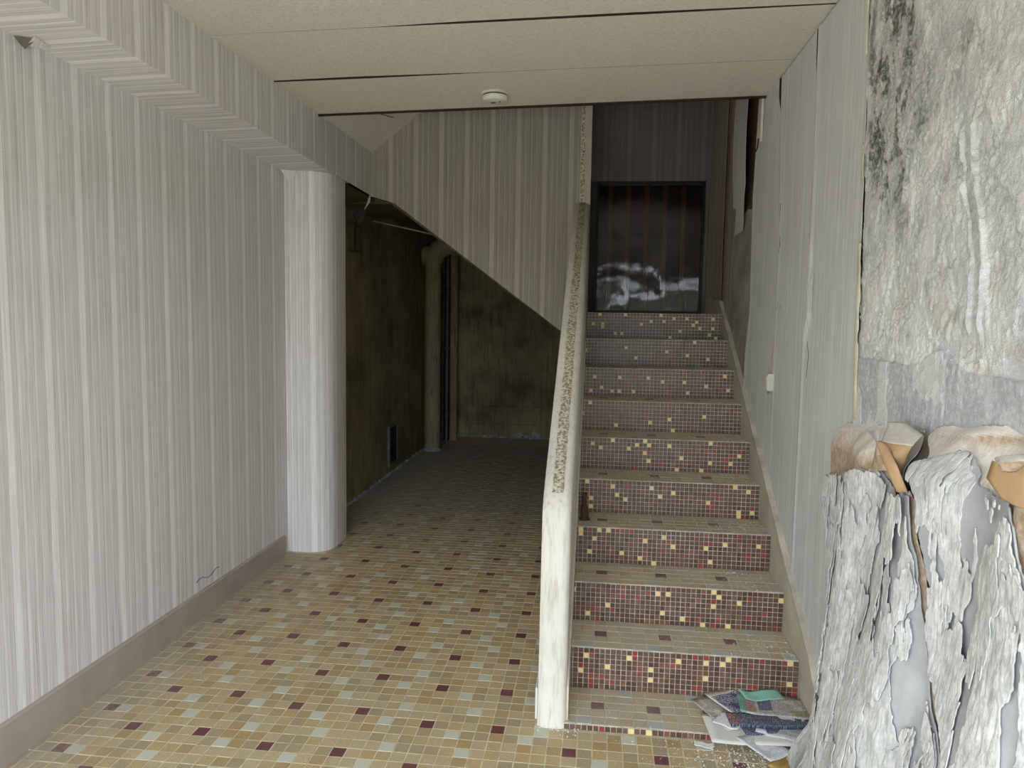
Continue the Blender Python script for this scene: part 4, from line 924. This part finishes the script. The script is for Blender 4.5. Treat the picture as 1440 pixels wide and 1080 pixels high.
def leaf(name, label, cx, cy, z, wx, wy, rot, mat, cat='newspaper', sheets=1, curl=.006, seed=0, tilt=(0, 0), grp=None, thick=.0012):
    q = random.Random(seed); root = None
    n, m = 10, 8; g = MB(); P = {}
    for i in range(n+1):
        for j in range(m+1):
            x = (i/n-.5)*wx; y = (j/m-.5)*wy; zz_ = curl*(math.sin(i*.9+seed)*.3+(abs(i/n-.5)*2)**3*.7+(j/m)**3*.4*math.sin(seed*1.7))+x*tilt[0]+y*tilt[1]
            P[i, j] = (x, y, zz_)
    for i in range(n):
        for j in range(m): g.face([P[i, j], P[i+1, j], P[i+1, j+1], P[i, j+1]], 0, [(i/n, j/m), ((i+1)/n, j/m), ((i+1)/n, (j+1)/m), (i/n, (j+1)/m)])
    o = g.build(name, mat, None, smooth=True); o.location = (cx, cy, z); o.rotation_euler = (0, 0, math.radians(rot))
    s_ = o.modifiers.new('thickness', 'SOLIDIFY'); s_.thickness = thick; s_.offset = -1
    tag(o, label, cat, grp or 'papers dumped on the bottom step')
    return o
cream, white_, blue = (214, 200, 178), (226, 224, 218), (52, 54, 98)
zp = .031
leaf('letter', 'white typed letter sheet hanging over the front of the bottom step', .665, 2.775, zp+.002, .15, .155, 42, printed('letter_print', (232, 234, 240), (120, 124, 140), 26, .5, 40), 'letter', curl=.004, seed=1, tilt=(-.10, .10))
leaf('newspaper', 'large white newspaper lying lowest in the pile of papers', .640, 2.87, zp+.004, .36, .20, 4, printed('newsprint_plain', (220, 217, 208), (150, 146, 140), 24, .35, 50), seed=2, thick=.004)
leaf('newspaper', 'grey folded newspaper under the right end of the paper pile', .775, 2.93, zp+.010, .20, .24, -18, printed('newsprint_grey', (196, 196, 196), (96, 98, 110), 34, .55, 60), seed=3, thick=.006)
leaf('flyer', 'cream flyer with grey text sticking out left of the pile', .545, 2.985, zp+.012, .15, .25, 28, printed('flyer_cream', (208, 196, 180), (90, 84, 92), 16, .6, 26), 'flyer', seed=4)
leaf('magazine', 'navy magazine folded near the front of the paper pile', .715, 2.915, zp+.018, .33, .09, 5, printed('magazine_navy', (58, 72, 98), (170, 178, 190), 10, .45, 30, [(0, .12, 0, 1, (120, 48, 46))], .35), 'magazine', seed=6, thick=.012)
leaf('magazine', 'second dark magazine spine just below the navy one', .735, 2.885, zp+.009, .28, .08, 9, printed('magazine_dark', (70, 74, 92), (200, 196, 190), 8, .4, 30), 'magazine', seed=16, thick=.006)
leaf('flyer', 'purple flyer with white lettering on the left of the pile', .610, 3.030, zp+.026, .155, .235, 33, printed('flyer_purple', cream, (226, 224, 232), 15, .52, 16, [(0.06, .94, .10, .86, (62, 56, 96)), (.3, .9, .12, .36, (58, 40, 50))]), 'flyer', seed=5)
leaf('flyer', 'mint green flyer poking out behind the pile against the riser', .715, 3.085, zp+.040, .17, .075, 12, printed('flyer_green', (124, 196, 178), (196, 226, 216), 8, .5, 20), 'flyer', seed=8, curl=.01)
leaf('newspaper', 'black and white advertising sheet with green border on top of the pile', .745, 3.010, zp+.036, .27, .155, -4, printed('advert_sheet', (206, 200, 192), (60, 58, 64), 22, .56, 34, [(0, .09, 0, 1, (110, 182, 160)), (.09, .24, .1, .9, (190, 150, 138)), (.28, .48, .25, .95, (96, 98, 128)), (.74, .96, .1, .4, (182, 176, 120))], .55), seed=9, curl=.008)
leaf('newspaper', 'crumpled grey news page at the right rear corner of the pile', .815, 3.02, zp+.030, .10, .20, -12, printed('newsprint_dim', (184, 182, 176), (84, 84, 90), 26, .5, 30, None, .3), seed=10, curl=.012)
leaf('flyer', 'small white leaflet with red mark at the front of the pile', .555, 2.900, zp+.020, .10, .10, -30, printed('leaflet_white', (226, 222, 220), (150, 60, 80), 9, .4, 12), 'flyer', seed=11, curl=.006)
# scraps on the floor in front
leaf('cardboard_scrap', 'ochre cardboard scrap dusted white on the floor before the steps', .735, 2.735, .004, .055, .17, -42, plain('ochre_card', (196, 158, 92), .85, .1, 20), 'cardboard', seed=20, curl=.003, grp='scraps on the floor', thick=.003)
leaf('cardboard_scrap', 'grey dusty cardboard scrap on the floor beside the peeled sheet', .80, 2.715, .004, .06, .17, -38, plain('grey_card', (172, 166, 152), .9, .2, 30), 'cardboard', seed=21, curl=.003, grp='scraps on the floor', thick=.003)
def chunk(name, label, cat, loc, r, mat, seed, flat=.6):
    q = random.Random(seed); bm = bmesh.new(); bmesh.ops.create_icosphere(bm, subdivisions=3, radius=r)
    for v_ in bm.verts:
        n_ = v_.co.normalized(); f_ = 1+.35*(float(fbm(n_.x*3+seed, n_.y*3+n_.z*2, 3, seed))-.5)*2; v_.co *= f_; v_.co.z *= flat
    zmin = min(v_.co.z for v_ in bm.verts)
    for v_ in bm.verts: v_.co.z -= zmin
    me = bpy.data.meshes.new(name); bm.to_mesh(me); bm.free(); me.materials.append(mat); o = link(name, me); o.location = loc; tag(o, label, cat); return o
chunk('rust_lump', 'brown rusty lump on the floor at the foot of the cement skirting', 'rust lump', (.832, 2.785, .003), .022, M_RUST, 5, .9)
leaf('plaster_scrap', 'white torn scrap lying on the floor left of the paper pile', .445, 2.795, .004, .075, .03, -8, M_DUST, 'scrap', seed=30, curl=.008, grp='scraps on the floor', thick=.002)
# crumbs
g = MB(); q = random.Random(77)
def crumb(x, y, z, r_):
    V_ = [Vector((x+q.uniform(-r_, r_), y+q.uniform(-r_, r_), z)) for _ in range(3)]+[Vector((x+q.uniform(-r_, r_)*.3, y, z+r_*q.uniform(.3, .9)))]
    for t in ((0, 1, 3), (1, 2, 3), (2, 0, 3)): g.face([V_[i] for i in t])
for _ in range(2600):
    x = .86-abs(q.gauss(0, .26)); y = 2.72+q.gauss(0, .10)
    if y > 2.82 or y < 2.3 or x < -.15: continue
    crumb(x, y, .001, min(.009, abs(q.gauss(0, .0026))+.001))
for _ in range(500):
    crumb(q.uniform(-1.9, .5), q.uniform(2.2, 5.0), .001, abs(q.gauss(0, .0009))+.0005)
tag(g.build('plaster_crumbs', M_DUST, weld=False), 'white plaster crumbs scattered over floor and treads', 'crumbs', kind='stuff')

for k in range(0, 9):
    g = MB(); yf = 2.838 if k == 0 else Y1+(k-1)*TD; zt = .024 if k == 0 else Z1+(k-1)*RH
    for _ in range(int(620-45*k)):
        x = SX1-abs(q.gauss(0, .15)) if q.random() < .8 else q.uniform(SX0, SX1)
        if x < SX0+.02: continue
        crumb(x, yf+q.uniform(.01, TD-.01), zt+.002, abs(q.gauss(0, .0022))+.0009)
    o = g.build('plaster_crumbs', M_DUST, steps[k], weld=False); o['kind'] = 'stuff'

# ================================================================== entrance and outside (behind the camera)
g = MB(); g.box(XL-.15, XR+.2, YF-.2, YF, 2.34, 3.05); g.box(XL-.6, XL, YF-.2, YF, 0, 3.05); g.box(XR, XR+.6, YF-.2, YF, 0, 3.05)
wf = g.build('wall_front', M_FACADE, weld=False); tag(wf, 'street facade around the open entrance', 'wall', kind='structure')
g = MB(); g.box(-9, 9, YF-.2, 10.4, ZTOP+.08, ZTOP+.3); g.box(-9, XL-.6, YF-.2, YF, 0, ZTOP+.1); g.box(XR+.6, 9, YF-.2, YF, 0, ZTOP+.1); g.box(XL-.6, XR+.6, YF-.2, YF, 3.05, ZTOP+.1)
g.box(-9, -8.8, YF, 10.4, 0, ZTOP+.1); g.box(8.8, 9, YF, 10.4, 0, ZTOP+.1); g.box(-9, 9, 10.3, 10.4, 0, ZTOP+.1)
tag(g.build('sun_shield', M_FACADE, weld=False), 'unseen slab and facade added to keep sunlight out of the hall', 'sun_shield', kind='structure')  # out of view, added to block outdoor light from above
g = MB(); g.box(-14, 14, -16, YF-.0, -.12, -.02)
tag(g.build('ground', M_STREET), 'street ground outside the entrance', 'ground', kind='structure')

g = MB(); g.box(-14, 14, -10.3, -10, -.05, 2.38)
tag(g.build('wall_reflection', plain('reflection_dark', (92, 98, 84), .95)), 'unseen wall added across the street to shape the glass reflection', 'wall', kind='structure')  # out of view, added to darken the lower part of the pane's reflection
